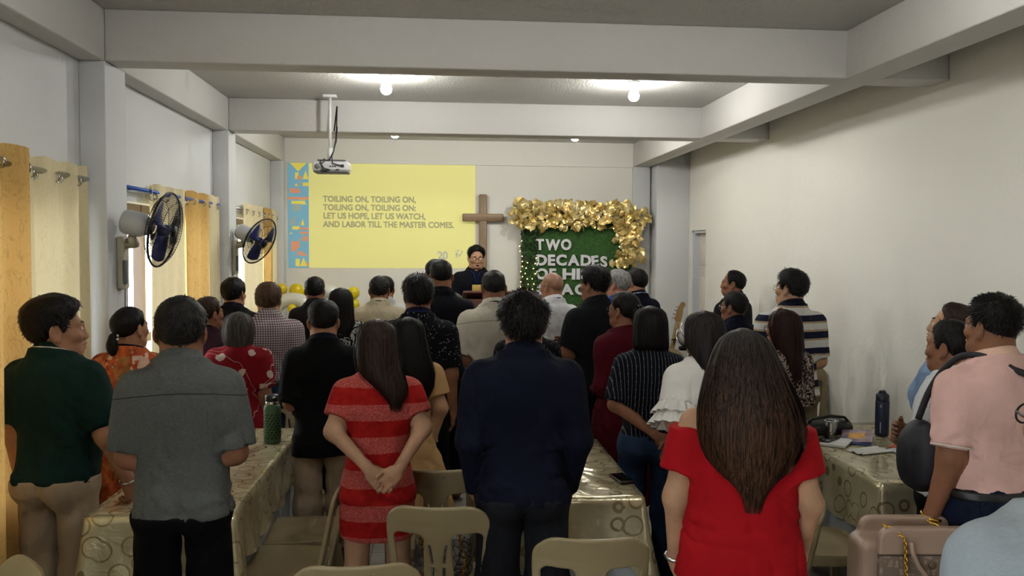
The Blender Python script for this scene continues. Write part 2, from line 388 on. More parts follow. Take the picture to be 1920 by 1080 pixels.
# ------------------------------------------------------------------ implicit shapes meshed by surface nets
_T = RNG.random((33, 33, 33)).astype(np.float32); _T[32] = _T[0]; _T[:, 32] = _T[:, 0]; _T[:, :, 32] = _T[:, :, 0]
def vnoise(p, s=(1, 1, 1), o=0.):
    q = p*np.asarray(s, np.float32) + np.float32(o); i = np.floor(q); f = q-i; f = f*f*(3-2*f); i = i.astype(np.int32) & 31
    x, y, z = i[:, 0], i[:, 1], i[:, 2]; fx, fy, fz = f[:, 0], f[:, 1], f[:, 2]
    def L(dx, dy, dz): return _T[x+dx, y+dy, z+dz]
    a = L(0,0,0)*(1-fx)+L(1,0,0)*fx; b = L(0,1,0)*(1-fx)+L(1,1,0)*fx; c = L(0,0,1)*(1-fx)+L(1,0,1)*fx; d = L(0,1,1)*(1-fx)+L(1,1,1)*fx
    return (a*(1-fy)+b*fy)*(1-fz) + (c*(1-fy)+d*fy)*fz
def V3(*a): return np.array(a, np.float32)
def rcone(p, a, b, r1, r2):
    a = np.asarray(a, np.float32); ba = np.asarray(b, np.float32)-a; pa = p-a
    h = np.clip(pa @ ba / max(float(ba @ ba), 1e-9), 0, 1)
    d = pa - h[:, None]*ba
    return np.sqrt(np.einsum('ij,ij->i', d, d)) - (r1+(r2-r1)*h)
def ell(p, c, r):
    q = (p-np.asarray(c, np.float32))/np.asarray(r, np.float32); k0 = np.sqrt(np.einsum('ij,ij->i', q, q)); q = q/np.asarray(r, np.float32)
    k1 = np.sqrt(np.einsum('ij,ij->i', q, q)) + 1e-9
    return k0*(k0-1)/k1
def smin(a, b, k):
    h = np.maximum(k-np.abs(a-b), 0)/k
    return np.minimum(a, b) - h*h*k*.25
def smax(a, b, k): return -smin(-a, -b, k)
def rboxd(p, c, b, r):
    q = np.abs(p-np.asarray(c, np.float32)) - (np.asarray(b, np.float32)-r)
    return np.sqrt((np.maximum(q, 0)**2).sum(1)) + np.minimum(q.max(1), 0) - r
def smooth_tab(zs, *cols, n=300, k=9):
    zs = np.asarray(zs, float); zz = np.linspace(zs[0], zs[-1], n); out = []
    ker = np.hanning(2*k+3)[1:-1]; ker /= ker.sum()
    for c in cols:
        v = np.interp(zz, zs, c); v = np.convolve(np.pad(v, len(ker)//2, mode='edge'), ker, 'valid'); out.append(v.astype(np.float32))
    return [zz.astype(np.float32)] + out
def loft(p, tab, n=2.3, cap=True):
    zz, A, B, Y = tab[:4]; z = p[:, 2]
    a = np.interp(z, zz, A); b = np.interp(z, zz, B); y = p[:, 1]-np.interp(z, zz, Y); x = p[:, 0]
    if len(tab) > 4: x = x-np.interp(z, zz, tab[4])
    r = (np.abs(x/a)**n + np.abs(y/b)**n)**(1/n)
    d = (r-1)*np.minimum(a, b)
    if cap: d = np.maximum(d, np.maximum(zz[0]-z, z-zz[-1]))
    return d.astype(np.float32)
def nets(fn, lo, hi, h, B=5, slack=1.7):
    """surface-nets mesh of fn < 0 in a box: (verts, quads)"""
    lo = np.asarray(lo, np.float32); hi = np.asarray(hi, np.float32)
    nb = np.maximum(1, np.ceil((hi-lo)/(h*B)).astype(int)); n = nb*B
    g = [lo[a] + (np.arange(nb[a])+.5-.5/B)*B*h for a in range(3)]
    cc = np.stack(np.meshgrid(*g, indexing='ij'), -1).reshape(-1, 3).astype(np.float32)
    cd = fn(cc)
    act = np.nonzero(np.abs(cd) < B*h*.87*slack)[0]
    val = np.repeat(np.repeat(np.repeat(np.where(cd < 0, -1, 1).astype(np.float32).reshape(nb), B, 0), B, 1), B, 2)
    if len(act) == 0: return np.zeros((0, 3), np.float32), np.zeros((0, 4), np.int32)
    bi = np.stack(np.unravel_index(act, nb), -1)*B
    off = np.stack(np.meshgrid(*[np.arange(B)]*3, indexing='ij'), -1).reshape(-1, 3)
    idx = (bi[:, None]+off[None]).reshape(-1, 3)
    val[idx[:, 0], idx[:, 1], idx[:, 2]] = fn((lo+idx*h).astype(np.float32))
    I = val < 0
    s = (slice(0, -1), slice(1, None)); c8 = [(a, b, c) for a in (0, 1) for b in (0, 1) for c in (0, 1)]
    cnt = sum(I[s[a], s[b], s[c]].astype(np.int8) for a, b, c in c8)
    ce = np.stack(np.nonzero((cnt > 0) & (cnt < 8)), -1)
    vv = {q: val[ce[:, 0]+q[0], ce[:, 1]+q[1], ce[:, 2]+q[2]] for q in c8}
    acc = np.zeros((len(ce), 3), np.float32); num = np.zeros(len(ce), np.float32)
    for q in c8:
        for ax in range(3):
            if q[ax]: continue
            r = list(q); r[ax] = 1; r = tuple(r); a, b = vv[q], vv[r]; m = (a < 0) != (b < 0)
            t = np.where(m, a/np.where(m, a-b, 1), 0)
            pt = np.array(q, np.float32)[None].repeat(len(ce), 0); pt[:, ax] += t
            acc += pt*m[:, None]; num += m
    V = lo + (ce + acc/num[:, None])*h
    cid = np.full(n, -1, np.int32); cid[ce[:, 0], ce[:, 1], ce[:, 2]] = np.arange(len(ce))
    Q = []
    for ax in range(3):
        u, v = (ax+1) % 3, (ax+2) % 3
        sl0 = [slice(None)]*3; sl1 = [slice(None)]*3; sl0[ax] = slice(0, -1); sl1[ax] = slice(1, None)
        A, Bm = I[tuple(sl0)], I[tuple(sl1)]
        e = np.stack(np.nonzero(A != Bm), -1); e = e[(e[:, u] > 0) & (e[:, v] > 0)]
        fl = A[e[:, 0], e[:, 1], e[:, 2]]
        def C(du, dv):
            w = e.copy(); w[:, u] += du; w[:, v] += dv; return cid[w[:, 0], w[:, 1], w[:, 2]]
        q = np.stack([C(-1, -1), C(0, -1), C(0, 0), C(-1, 0)], -1)
        q[~fl] = q[~fl][:, ::-1]
        Q.append(q[(q >= 0).all(1)])
    return V.astype(np.float32), np.concatenate(Q).astype(np.int32)
def join(parts):
    V = []; F = []; n = 0
    for v, f in parts: V.append(v); F.append(f+n); n += len(v)
    return np.concatenate(V), np.concatenate(F)
# ------------------------------------------------------------------ people
MALE = ([.76,.86,.94,1.02,1.10,1.20,1.28,1.34,1.385,1.42,1.45,1.50,1.56],
        [.140,.158,.157,.152,.152,.162,.172,.172,.152,.117,.084,.064,.060],
        [.100,.120,.118,.110,.110,.116,.118,.112,.102,.088,.072,.064,.062],
        [0,-.008,-.002,.004,.010,.010,.005,0,-.008,-.012,-.012,-.008,0])
FEMALE = ([.76,.86,.94,1.02,1.10,1.20,1.28,1.34,1.385,1.42,1.45,1.50,1.56],
        [.145,.162,.154,.136,.132,.145,.155,.158,.140,.104,.072,.054,.052],
        [.108,.125,.115,.100,.098,.108,.110,.102,.092,.078,.063,.055,.053],
        [0,-.008,-.002,.004,.008,.010,.005,0,-.008,-.012,-.012,-.008,0])
def _n(v): v = np.asarray(v, float); return v/np.linalg.norm(v)
def poses(kind, s):
    P = {'down':   ((.190*s,-.03,1.105), (.206*s,.03,.865), (0,.12,-1), (-s,0,0), 28),
         'back':   ((.210*s,-.085,1.130), ((.06,-.188,.945) if s > 0 else (-.06,-.165,.925)), (-.60*s,-.04,-.8), (0,-1,0), 55),
         'front':  ((.192*s,-.02,1.10), (.085*s,.20,1.03), (-.75*s,.6,-.2), (0,-.9,-.4), 50),
         'hold':   ((.192*s,.0,1.10), (.13*s,.23,1.14), (-.35*s,.9,.2), (-.8*s,0,.6), 70),
         'crossed':((.192*s,.05,1.12), ((-.07,.185,1.18) if s > 0 else (.08,.165,1.13)), (-s,.0,.1), (0,-1,0), 20),
         'pocket': ((.206*s,-.05,1.11), (.185*s,.035,.885), (-.25*s,.5,-.85), (-s,0,0), 20),
         'table':  ((.215*s,.07,1.13), (.20*s,.27,1.05), (-.1*s,.9,-.4), (0,-.4,-1), 15)}
    return P[kind]
def hand_sd(p, W, d, n, curl, s):
    d = _n(d); n = np.asarray(n, float); n = _n(n-d*(n@d)); l = np.cross(d, n)*s
    B = np.stack([l, d, n], 1).astype(np.float32); q = (p-np.asarray(W, np.float32)) @ B
    r = smin(rboxd(q, (0, .052, 0), (.039, .042, .0145), .0135), rcone(q, (0, -.02, 0), (0, .03, 0), .026, .024), .02)
    r = smin(r, ell(q, (.022, .035, .008), (.018, .032, .014)), .015)
    fing = None; c = math.radians(curl)
    for i, (ox, L, R) in enumerate([(.0295, .074, .0085), (.0098, .082, .0088), (-.0098, .076, .0084), (-.0285, .060, .0074)]):
        a = np.array([ox, .088 - .004*abs(i-1), 0]); ang = c*(.55+.07*i); f = None
        for j, fr in enumerate((.46, .30, .24)):
            b = a + L*fr*np.array([ox*.9*(1-j*.3), math.cos(ang), math.sin(ang)]); e = rcone(q, a, b, R*(1-.08*j), R*(.94-.09*j))
            f = e if f is None else smin(f, e, .003); a = b; ang += c*.85
        fing = f if fing is None else np.minimum(fing, f)
    r = smin(r, fing, .007)
    t = smin(rcone(q, (.026, .022, .006), (.050, .052, .014), .0125, .0105), rcone(q, (.050, .052, .014), (.060, .084, .020+.015*c), .0102, .0085), .004)
    return smin(r, t, .009)
def head_sd(q, female=False, mouth_open=False, nose=1.0):
    x, y, z = q[:, 0], q[:, 1], q[:, 2]; qa = q.copy(); qa[:, 0] = np.abs(x)
    d = ell(q, (0, -.014, .028), (.074, .094, .085))
    d = smin(d, ell(q, (0, .018, -.035), (.061, .070, .075)), .035)
    d = smin(d, ell(q, (0, .050, -.088), (.034, .034, .026)), .035)
    d = smin(d, rcone(qa, (.050, .0, -.062), (.030, .05, -.088), .022, .018), .03)
    d = smin(d, ell(qa, (.040, .055, -.022), (.026, .024, .020)), .025)
    d = smin(d, rcone(qa, (.040, .070, .024), (.008, .083, .019), .010, .011), .018)
    d = smax(d, -ell(qa, (.031, .098, .001), (.019, .016, .012)), .014)
    d = smin(d, ell(qa, (.031, .074, .001), (.0145, .0125, .0125)), .003)
    d = smin(d, rcone(q, (0, .086, .004), (0, .0965*nose, -.034), .0075, .0115), .016)
    d = smin(d, ell(qa, (.0125, .090, -.037), (.0085, .010, .008)), .008)
    d = smin(d, ell(q, (0, .088, -.061), (.023, .011, .0065)), .008)
    d = smin(d, ell(q, (0, .086, -.075 - (.014 if mouth_open else 0)), (.020, .011, .0075)), .008)
    d = smax(d, -ell(q, (0, .1, -.0685 - (.006 if mouth_open else 0)), (.021 if not mouth_open else .017, .02, .0022 if not mouth_open else .012)), .004)
    # ears
    qe = qa.copy(); qe[:, 0] = qa[:, 0] + .42*(qa[:, 1]+.012)
    ear = ell(qe, (.0815, -.014, -.004), (.0095, .022, .034))
    ear = smax(ear, -ell(qe, (.091, -.010, .002), (.008, .012, .021)), .006)
    ear = smin(ear, ell(qa, (.077, -.004, -.034), (.008, .010, .011)), .008)
    return smin(d, ear, .010)
def hairline(th, rec=0., nape=-.072, side=.0):
    return np.interp(th, [0, .5, .85, 1.1, 1.28, 1.36, 1.5, 1.62, 1.95, 2.3, math.pi], [.080+rec, .076+rec, .056+rec, .04, -.015+side, -.022+side, .012, .028, -.006, -.055*(nape/-.072), nape]).astype(np.float32)
class Person:
    def __init__(s, label, px, py, d, face=0, H=None, sex='m', w=1., bd=1., belly=0., hs=None, arms='down', look=(0, 0), lean=0, near=False, group=None, z0=0., skin='tan', hand_fine=False, mouth=False, ear=1):
        s.sex = sex; s.w = w; s.bd = bd
        top = at_y(px, py, d); s.H = top[2]-z0; s.k = s.H/1.70
        s.hs = (hs or 1.)*(1/s.k)**.6*(.955 if sex == 'm' else .93)
        s.loc = (top[0], top[1], z0); s.face = math.radians(face); s.near = near
        s.yaw = math.radians(look[0]); s.pit = math.radians(look[1]); s.mouth = mouth
        zs, a, b, yc = MALE if sex == 'm' else FEMALE
        a = np.array(a); b = np.array(b); yc = np.array(yc); zs = np.array(zs)
        body = zs < 1.43; wa = np.where(zs < 1.40, w, np.where(zs < 1.46, .5*w+.5, 1+(w-1)*.4)); a = a*wa; b = b*np.where(body, bd, 1)
        g = np.exp(-((zs-1.05)/.12)**2)*belly; b = b+g*.5; yc = yc+g*.55; a = a+g*.35
        s.rows = (zs, a, b, yc); s.tab = smooth_tab(zs, a, b, yc)
        s.sx = (.157 if sex == 'm' else .143)*w; s.fem = sex != 'm'
        s.ar = (.055, .044, .040, .027) if sex == 'm' else (.049, .039, .035, .024)
        s.ar = tuple(r*(.5+.5*w)*(.55+.45*bd) for r in s.ar)
        if isinstance(arms, str): arms = (arms, arms)
        s.arms = []
        for sd, am in zip((-1, 1), arms):
            E, W, dd, nn, cu = poses(am, sd) if isinstance(am, str) else am
            E = np.array(E, float); W = np.array(W, float)
            if isinstance(am, str):
                E[0] += (s.sx-.160)*sd; W[0] += (s.sx-.160)*sd*(1 if am in ('down', 'pocket') else .2)
                if am == 'back': W[1] -= .11*(bd-1)+.01; E[1] -= .02
            s.arms.append((sd, np.array([s.sx*sd, -.006, 1.352]), E, W, np.array(dd, float), np.array(nn, float), cu))
        cy, sy = math.cos(s.yaw), math.sin(s.yaw); cp, sp = math.cos(s.pit), math.sin(s.pit)
        s.R = np.array([[cy, -sy, 0], [sy, cy, 0], [0, 0, 1]]) @ np.array([[1, 0, 0], [0, cp, -sp], [0, sp, cp]])
        s.N = np.array([0, -.005, 1.50]); s.Hc = np.array([0, .012, 1.70-.133*s.hs])
        s.skin = SKIN[skin]
        off = s.h2p(np.array([[0, -.014, .1]]))[0]*s.k
        c, q = math.cos(s.face), math.sin(s.face); s.loc = (top[0]-(c*off[0]-q*off[1]), top[1]-(q*off[0]+c*off[1]), z0)
        s.body(label, group, hand_fine)
    def h2p(s, Q): return ((np.asarray(Q)*s.hs + s.Hc - s.N) @ s.R.T) + s.N
    def p2h(s, p): return (((p-s.N.astype(np.float32)) @ s.R.astype(np.float32)) + (s.N-s.Hc).astype(np.float32))/np.float32(s.hs)
    def limbs(s, p, e=0., legs=True):
        d = None
        for sd, S, E, W, *_ in s.arms:
            r = s.ar; a = smin(rcone(p, S, E, r[0]+e, r[1]+e), rcone(p, E, W, r[2]+e+.003, r[3]+e), .03)
            d = a if d is None else np.minimum(d, a)
        return d
    def legs(s, p, e=0., flare=0.):
        qa = p.copy(); qa[:, 0] = np.abs(p[:, 0]); x = .090*s.w
        d = smin(rcone(qa, (x, -.005, .86), (x+.008, .01, .48), .072*s.w+e, .054*s.w+e+flare*.5), rcone(qa, (x+.008, .01, .48), (x+.012, -.02, .07), .056*s.w+e+flare*.5, .038+e+flare), .04)
        return smin(d, ell(qa, (.070*s.w, -.050*s.bd, .885), (.078*s.w+e, .078*s.bd+e, .10+e)), .03)
    def core(s, p): return smin(smax(loft(p, s.tab, 2.35, cap=False), .84-p[:, 2], .05), s.legs(p), .03)
    def sd_body(s, p):
        d = smax(loft(p, s.tab, 2.35, cap=False), .84-p[:, 2], .05); d = np.maximum(d, p[:, 2]-1.56)
        d = smin(d, rcone(p, (0, -.012, 1.40), s.h2p([[0, -.022, -.06]])[0], .062 if not s.fem else .054, .057 if not s.fem else .048), .04)
        d = smin(d, s.limbs(p), .04)
        d = smin(d, s.legs(p), .03)
        qa = p.copy(); qa[:, 0] = np.abs(p[:, 0])
        d = smin(d, ell(qa, (.105*s.w, .05, .035), (.042, .115, .036)), .03)
        if s.fem: d = smin(d, ell(qa, (.075, .085, 1.235), (.062, .055, .062)), .04)
        q = s.p2h(p); d = smin(d, head_sd(q, s.fem, s.mouth)*s.hs, .02)
        for sd, S, E, W, dd, nn, cu in s.arms: d = smin(d, hand_sd(p, W, dd, nn, cu, sd), .012)
        return d
    def put(s, name, VF, mat, parent=None):
        V, F = VF; me = np_mesh(name, V*s.k, F); return link(name, me, mat, parent if parent is not None else s.o)
    def body(s, label, group, hand_fine):
        hd = s.h2p(np.array([[0, 0, 0]]))[0]; boxes = []
        boxes.append((hd-np.array([.125, .145, .145])*s.hs, hd+np.array([.125, .145, .145])*s.hs, .005 if s.near else .0075))
        for sd, S, E, W, dd, nn, cu in s.arms:
            c = W+_n(dd)*.085; r = .115
            boxes.append((c-r, c+r, .0042 if hand_fine else (.0065 if s.near else .009)))
        def head_fn(p):   # same shape, evaluated without the far limbs
            d = loft(p, s.tab, 2.35); d = smin(d, rcone(p, (0, -.012, 1.40), s.h2p([[0, -.022, -.06]])[0], .062 if not s.fem else .054, .057 if not s.fem else .048), .04)
            return smin(d, head_sd(s.p2h(p), s.fem, s.mouth)*s.hs, .02)
        ys = [a[3][1] for a in s.arms] + [a[2][1] for a in s.arms]
        V, F = nets(s.sd_body, (-.5, min(-.3, min(ys)-.2), -.02), (.5, max(.25, max(ys)+.25), 1.75), .0125)
        inside = np.zeros(len(V), bool)
        for lo, hi, h in boxes: inside |= ((V > lo+.014) & (V < hi-.014)).all(1)
        F = F[~inside[F].all(1)]; parts = [(V, F)]
        for i, (lo, hi, h) in enumerate(boxes):
            fn = head_fn if i == 0 else s.sd_body
            v, f = nets(fn, lo, hi, h)
            if i == 2 :   # keep the two hand boxes from doubling where they overlap
                l2, h2, _ = boxes[1]; ins = ((v > l2+.008) & (v < h2-.008)).all(1); f = f[~ins[f].all(1)]
            if len(v): parts.append((v, f))
        V, F = join(parts); used = np.unique(F); mp = np.full(len(V), -1); mp[used] = np.arange(len(used)); V = V[used]; F = mp[F]
        s.o = link('person', np_mesh('person', V*s.k, F), s.skin)
        s.o.location = s.loc; s.o.rotation_euler = (0, 0, s.face); tag(s.o, label, 'person', group)
    # ---- clothes
    def top(s, mat, name='shirt', ease=.016, sleeve=.72, hem=.86, drape=.9, loose=0., fold=.006, neck=1.466, neck_slope=.30, cuff=.012, h=None, lowcut=None, seed=0., skirt=None, puff=0.):
        zs, a, b, yc = s.rows; a = a+ease; b = b+ease; yc = yc.copy()
        m = zs < 1.27; a = np.where(m, np.maximum(a, (.172 if not s.fem else .158)*s.w*drape+ease+loose*(1.27-zs)), a); b = np.where(m, np.maximum(b, .114*s.bd*drape+ease+loose*.7*(1.27-zs)), b)
        if skirt is not None:
            sz, sa, sb = skirt; k0 = zs > sz[-1]+.02
            zs = np.concatenate([sz, zs[k0]]); a = np.concatenate([np.array(sa)*s.w, a[k0]]); b = np.concatenate([np.array(sb)*s.bd, b[k0]]); yc = np.concatenate([np.full(len(sz), -.004), yc[k0]])
        elif hem < zs[0]:
            zs = np.concatenate([[hem-.05], zs]); a = np.concatenate([[a[0]], a]); b = np.concatenate([[b[0]], b]); yc = np.concatenate([[yc[0]], yc])
        tab = smooth_tab(zs, a, b, yc, n=400); H = (h or (.0075 if s.near else .0105))
        sp = (.020 if s.fem else .022)
        def fn(p):
            d = loft(p, tab, 2.4, cap=False)
            d = smin(d, rcone(p, (0, -.012, 1.36), (0, -.012, 1.5), .07, .07), .05) if lowcut is None else d
            if s.fem:
                qa = p.copy(); qa[:, 0] = np.abs(p[:, 0]); d = smin(d, ell(qa, (.075, .085, 1.235), (.068, .06, .068)), .05)
            if hem < .97 and skirt is None:
                qa = p.copy(); qa[:, 0] = np.abs(p[:, 0]); d = smin(d, ell(qa, (.070*s.w, -.050*s.bd, .885), (.078*s.w+ease, .078*s.bd+ease, .11)), .05)
            inn = None
            if sleeve > 0:
                for sd, S, E, W, *_ in s.arms:
                    r = s.ar
                    if sleeve <= 1:
                        en = S+(E-S)*sleeve; ax = _n(E-S); f = rcone(p, S, S+(E-S)*1.2, r[0]+sp*.75+puff, r[0]+cuff+.004+puff*.4)
                        cutp = (p-en.astype(np.float32)) @ ax.astype(np.float32); f = np.maximum(f, cutp); g = np.maximum(rcone(p, S, E, r[0]+.008, r[1]+.009), cutp)
                    else:
                        en = E+(W-E)*(sleeve-1); ax = _n(W-E)
                        f = smin(rcone(p, S, E, r[0]+sp*.8, r[1]+sp*.9), np.maximum(rcone(p, E, W, r[2]+sp*.9, r[3]+sp*.8), (p-en.astype(np.float32)) @ ax.astype(np.float32)), .03)
                        cutp = (p-en.astype(np.float32)) @ ax.astype(np.float32); g = smin(rcone(p, S, E, r[0]+.010, r[1]+.013), np.maximum(rcone(p, E, W, r[2]+.016, r[3]+.010), cutp), .03)
                    inn = g if inn is None else np.minimum(inn, g)
                    d = smin(d, f, .045)
            if fold:
                wp = p + .05*np.stack([vnoise(p, (7, 7, 7), seed+11.), vnoise(p, (6, 6, 6), seed+23.), vnoise(p, (7, 7, 7), seed+31.)], 1)
                n1 = vnoise(wp, (13, 11, 4.5), seed+3.1); n2 = vnoise(wp, (6, 8, 19), seed+7.7); n3 = vnoise(wp+p[:, [2, 2, 0]]*.8, (15, 15, 6), seed+1.3)
                low = np.clip((1.34-p[:, 2])/.25, .2, 1); wst = np.exp(-((p[:, 2]-max(hem+.13, .98))/.10)**2)
                rd = lambda n: (1-np.abs(2*n-1))**3
                d = d + 1.9*fold*(low*(rd(n1)*1.5+.6*rd(n3)) + 1.5*wst*rd(n2) - .45)
            if inn is not None: d = np.minimum(d, inn)
            if lowcut is None: d = np.where(p[:, 2] < 1.38, np.minimum(d, s.core(p)-.010), d)
            else: d = np.where(p[:, 2] < 1.25, np.minimum(d, s.core(p)-.010), d)
            d = np.maximum(d, hem + .006*np.sin(p[:, 0]*11+seed) - p[:, 2])
            d = np.maximum(d, p[:, 2] - (neck + neck_slope*(-p[:, 1]-.01)) if lowcut is None else p[:, 2]-lowcut(p))
            return d
        ex = [abs(a[2][0]) for a in s.arms]+[abs(a[3][0]) for a in s.arms]; ys = [a[2][1] for a in s.arms]+([a[3][1] for a in s.arms] if sleeve > 1 else [0])
        X = max(max(ex)+.12, a.max()+.05, .3); Y0 = min(-b.max()-.07, min(ys)-.1, -.2); Y1 = max(b.max()+.07, max(ys)+.1, .24)
        s.hem = hem
        o = s.put(name, nets(fn, (-X, Y0, hem-.04), (X, Y1, 1.56), H), mat); s.shirt = o
        return o
    def trousers(s, mat, name='trousers', ease=.016, flare=.022, top=None, seed=0., h=None):
        top = top or (.99 if s.hem >= .95 else s.hem+.02)
        zs, a, b, yc = s.rows; tab = smooth_tab(zs, a+ease*.8, b+ease*.8, yc)
        def fn(p):
            d = smin(smax(loft(p, tab, 2.3, cap=False), .85-p[:, 2], .06), s.legs(p, ease, flare), .05); d = np.minimum(d, s.core(p)-.011)
            n1 = vnoise(p, (8, 8, 8), seed); d = d + .005*((1-np.abs(2*n1-1))**2*1.5-.6)
            return np.maximum(np.maximum(d, p[:, 2]-top), .055-p[:, 2])
        s.pants = s.put(name, nets(fn, (-.32*s.w, -.27*s.bd, .03), (.32*s.w, .26*s.bd, 1.03), h or (.010 if s.near else .013)), mat)
        return s.pants
    def band(s, mat, name, z0, z1, ease, h=.007, parent=None):
        zs, a, b, yc = s.rows; tab = smooth_tab(zs, a+ease, b+ease, yc)
        fn = lambda p: np.maximum(np.maximum(loft(p, tab, 2.35, cap=False), z0-p[:, 2]), p[:, 2]-z1)
        return s.put(name, nets(fn, (-.3*s.w, -.26*s.bd, z0-.03), (.3*s.w, .26*s.bd, z1+.03), h), mat, parent)
    def collar(s, mat, stripe=None, ht=.042, name='collar', flare=.55, parent=None):
        r0 = .066 if not s.fem else .057; r0 = r0*(.6+.4*s.w); zt = 1.496 if not s.fem else 1.486
        def ring(z0, z1, th, r0):
            def fn(p):
                z = p[:, 2]-.30*(-p[:, 1]); q = zt-z; rr = r0+np.clip(q, 0, .1)*flare
                x = p[:, 0]; y = p[:, 1]+.006; d = np.abs(np.sqrt(x*x+(y/1.02)**2)-rr)-th
                d = np.maximum(d, np.maximum(q-z1, z0-q)); 
                return np.maximum(d, .0-(np.abs(x)*1.3+.06-y)) 
            return nets(fn, (-.15, -.15, 1.38), (.15, .13, 1.58), .0045 if s.near else .0062)
        o = s.put(name, ring(0, ht, .0045, r0), mat, parent or s.shirt)
        if stripe: s.put('collar_stripe', ring(ht-.014, ht-.004, .0065, r0), stripe, o)
        return o
    def lanyard(s, mat, card=False, zb=1.15):
        P = []
        for a in np.linspace(-2.35, 2.35, 26):
            r = .088*(.6+.4*s.w); x = r*math.sin(a); y = -r*math.cos(a)-.008; P.append((x, y, 1.468+.34*(-y)-.012))
        y = .13*s.bd; P = [(0, y+.02, zb)]+[(-.03, .125*s.bd, zb+.12)]+P+[(.03, .125*s.bd, zb+.12), (0, y+.02, zb)]
        m = MB()
        P = [Vector(q)*s.k for q in P]; m.tube(P, .0062*s.k, 6); o = m.build('lanyard', mat, s.o)
        if card: MB().rbox(((-.045)*s.k, (y+.015)*s.k, (zb-.07)*s.k), (.045*s.k, (y+.022)*s.k, zb*s.k), .004).build('id_card', card, o)
        return o
    def shoes(s, mat):
        for sd in (-1, 1):
            fn = lambda p: np.maximum(smin(ell(p, (.105*s.w*sd, .05, .04), (.05, .135, .05)), ell(p, (.1*s.w*sd, -.03, .06), (.047, .06, .055)), .03), .0-p[:, 2])
            s.put('shoe', nets(fn, (.1*s.w*sd-.09, -.14, -.02), (.1*s.w*sd+.09, .22, .14), .012), mat)
    def glasses(s, mat, gr=.0020):
        m = MB(); T = lambda Q: [Vector(p)*s.k for p in s.h2p(np.array(Q))]
        for sd in (-1, 1):
            c = np.array([.032*sd, .098, .0])
            m.tube(T([c+np.array([.024*math.cos(a)*(1), -.004*abs(math.cos(a)), .018*math.sin(a)]) for a in np.linspace(0, 2*math.pi, 17)[:-1]]), gr*s.k, 6, closed=True)
            m.tube(T([(.056*sd, .094, .006), (.073*sd, .06, .006), (.081*sd, -.005, .008), (.079*sd, -.03, -.012)]), gr*s.k, 6)
        m.tube(T([(-.009, .102, .004), (0, .106, .006), (.009, .102, .004)]), .002*s.k, 6)
        return m.build('glasses', mat, s.o)
    def face_bits(s, brow, eyes=True):
        T = lambda Q: [Vector(p)*s.k for p in s.h2p(np.array(Q))]
        for sd in (-1, 1):
            MB().tube(T([(.050*sd, .068, .024), (.036*sd, .083, .029), (.014*sd, .0925, .024)]), [.002*s.k, .004*s.k, .003*s.k], 6).build('eyebrow', brow, s.o)
            if eyes:
                c = T([(.031*sd, .0752, .0005)])[0]; MB().ball(c, .0125*s.k*s.hs, 8).build('eye', M_EYE, s.o)
    # ---- hair
    def tufts(s, V, nrm, n, L, wd, flow, rng, lift=.35):
        ids = rng.integers(0, len(V), n); P = V[ids]; N = nrm[ids]; cr = np.array([0, -.05, .112])
        D = P-cr; D -= N*(D*N).sum(1)[:, None]; D /= (np.linalg.norm(D, axis=1)[:, None]+1e-6)
        D = D*flow+N*lift+rng.normal(0, .22, (n, 3)); D /= np.linalg.norm(D, axis=1)[:, None]
        S = np.cross(D, N); S /= (np.linalg.norm(S, axis=1)[:, None]+1e-6); ln = L*rng.uniform(.5, 1.3, n)[:, None]
        a = P-N*.004; b = a+D*ln*.55+N*.001; c = a+D*ln-N*ln*.25
        v = np.stack([a-S*wd, a+S*wd, b+S*wd*.8, b-S*wd*.8, c+S*wd*.12, c-S*wd*.12], 1).reshape(-1, 3)
        o = np.arange(n)[:, None]*6; f = np.concatenate([o+np.array([[0, 1, 2, 3]]), o+np.array([[3, 2, 4, 5]])])
        return v.astype(np.float32), f.astype(np.int32)
    def short_hair(s, mat, top=.022, side=.0075, rec=0., nape=-.072, tuft=.022, ntuft=None, seed=1, lift=.35, fade=.045, bun=None, sideburn=0., jit=.004, noise=34):
        rng = np.random.default_rng(seed+100)
        def fn(q):
            th = np.abs(np.arctan2(q[:, 0], q[:, 1])); zl = hairline(th, rec, nape, sideburn)
            zl = zl + (vnoise(q, (70, 70, 10), seed)-.5)*.012
            t = side+(top-side)*np.clip((q[:, 2]+.0)/.09, 0, 1)**1.2; fd = np.clip((q[:, 2]-zl)/fade, 0, 1)**.7
            d = ell(q, (0, -.014, .028), (.0755, .0955, .0865)) - (.0005+t*fd)
            d = d + jit*(vnoise(q, (noise, noise, noise*.55), seed+2.)-.5)*fd*2
            d = np.maximum(d, (zl-q[:, 2])*.8)
            if bun is not None:
                for c, r in bun: d = smin(d, ell(q, c, r)+.004*(vnoise(q, (60, 60, 20), seed)-.5), .012)
            return d
        lo = np.array([-.13, -.19, -.16]); hi = np.array([.13, .13, .17]); 
        if bun is not None:
            for c, r in bun: lo = np.minimum(lo, np.array(c)-np.array(r)-.02); hi = np.maximum(hi, np.array(c)+np.array(r)+.02)
        V, F = nets(fn, lo, hi, .0045 if s.near else .0065)
        N = (V-np.array([0, -.014, .028]))/np.array([.0755, .0955, .0865])**2; N /= np.linalg.norm(N, axis=1)[:, None]
        n = ntuft if ntuft is not None else (1500 if s.near else 260)
        parts = [(V, F)]
        if n and tuft:
            th = np.abs(np.arctan2(V[:, 0], V[:, 1])); k = (V[:, 2]-hairline(th, rec, nape, sideburn)) > fade*.55
            out = (fn(V+N*.004) > .002) & k
            if out.sum() > 20: parts.append(s.tufts(V[out], N[out], n, tuft, .0022 if s.near else .0035, .8, rng, lift))
        V, F = join(parts)
        s.hair = s.put('hair', (s.h2p(V).astype(np.float32), F), mat); return s.hair
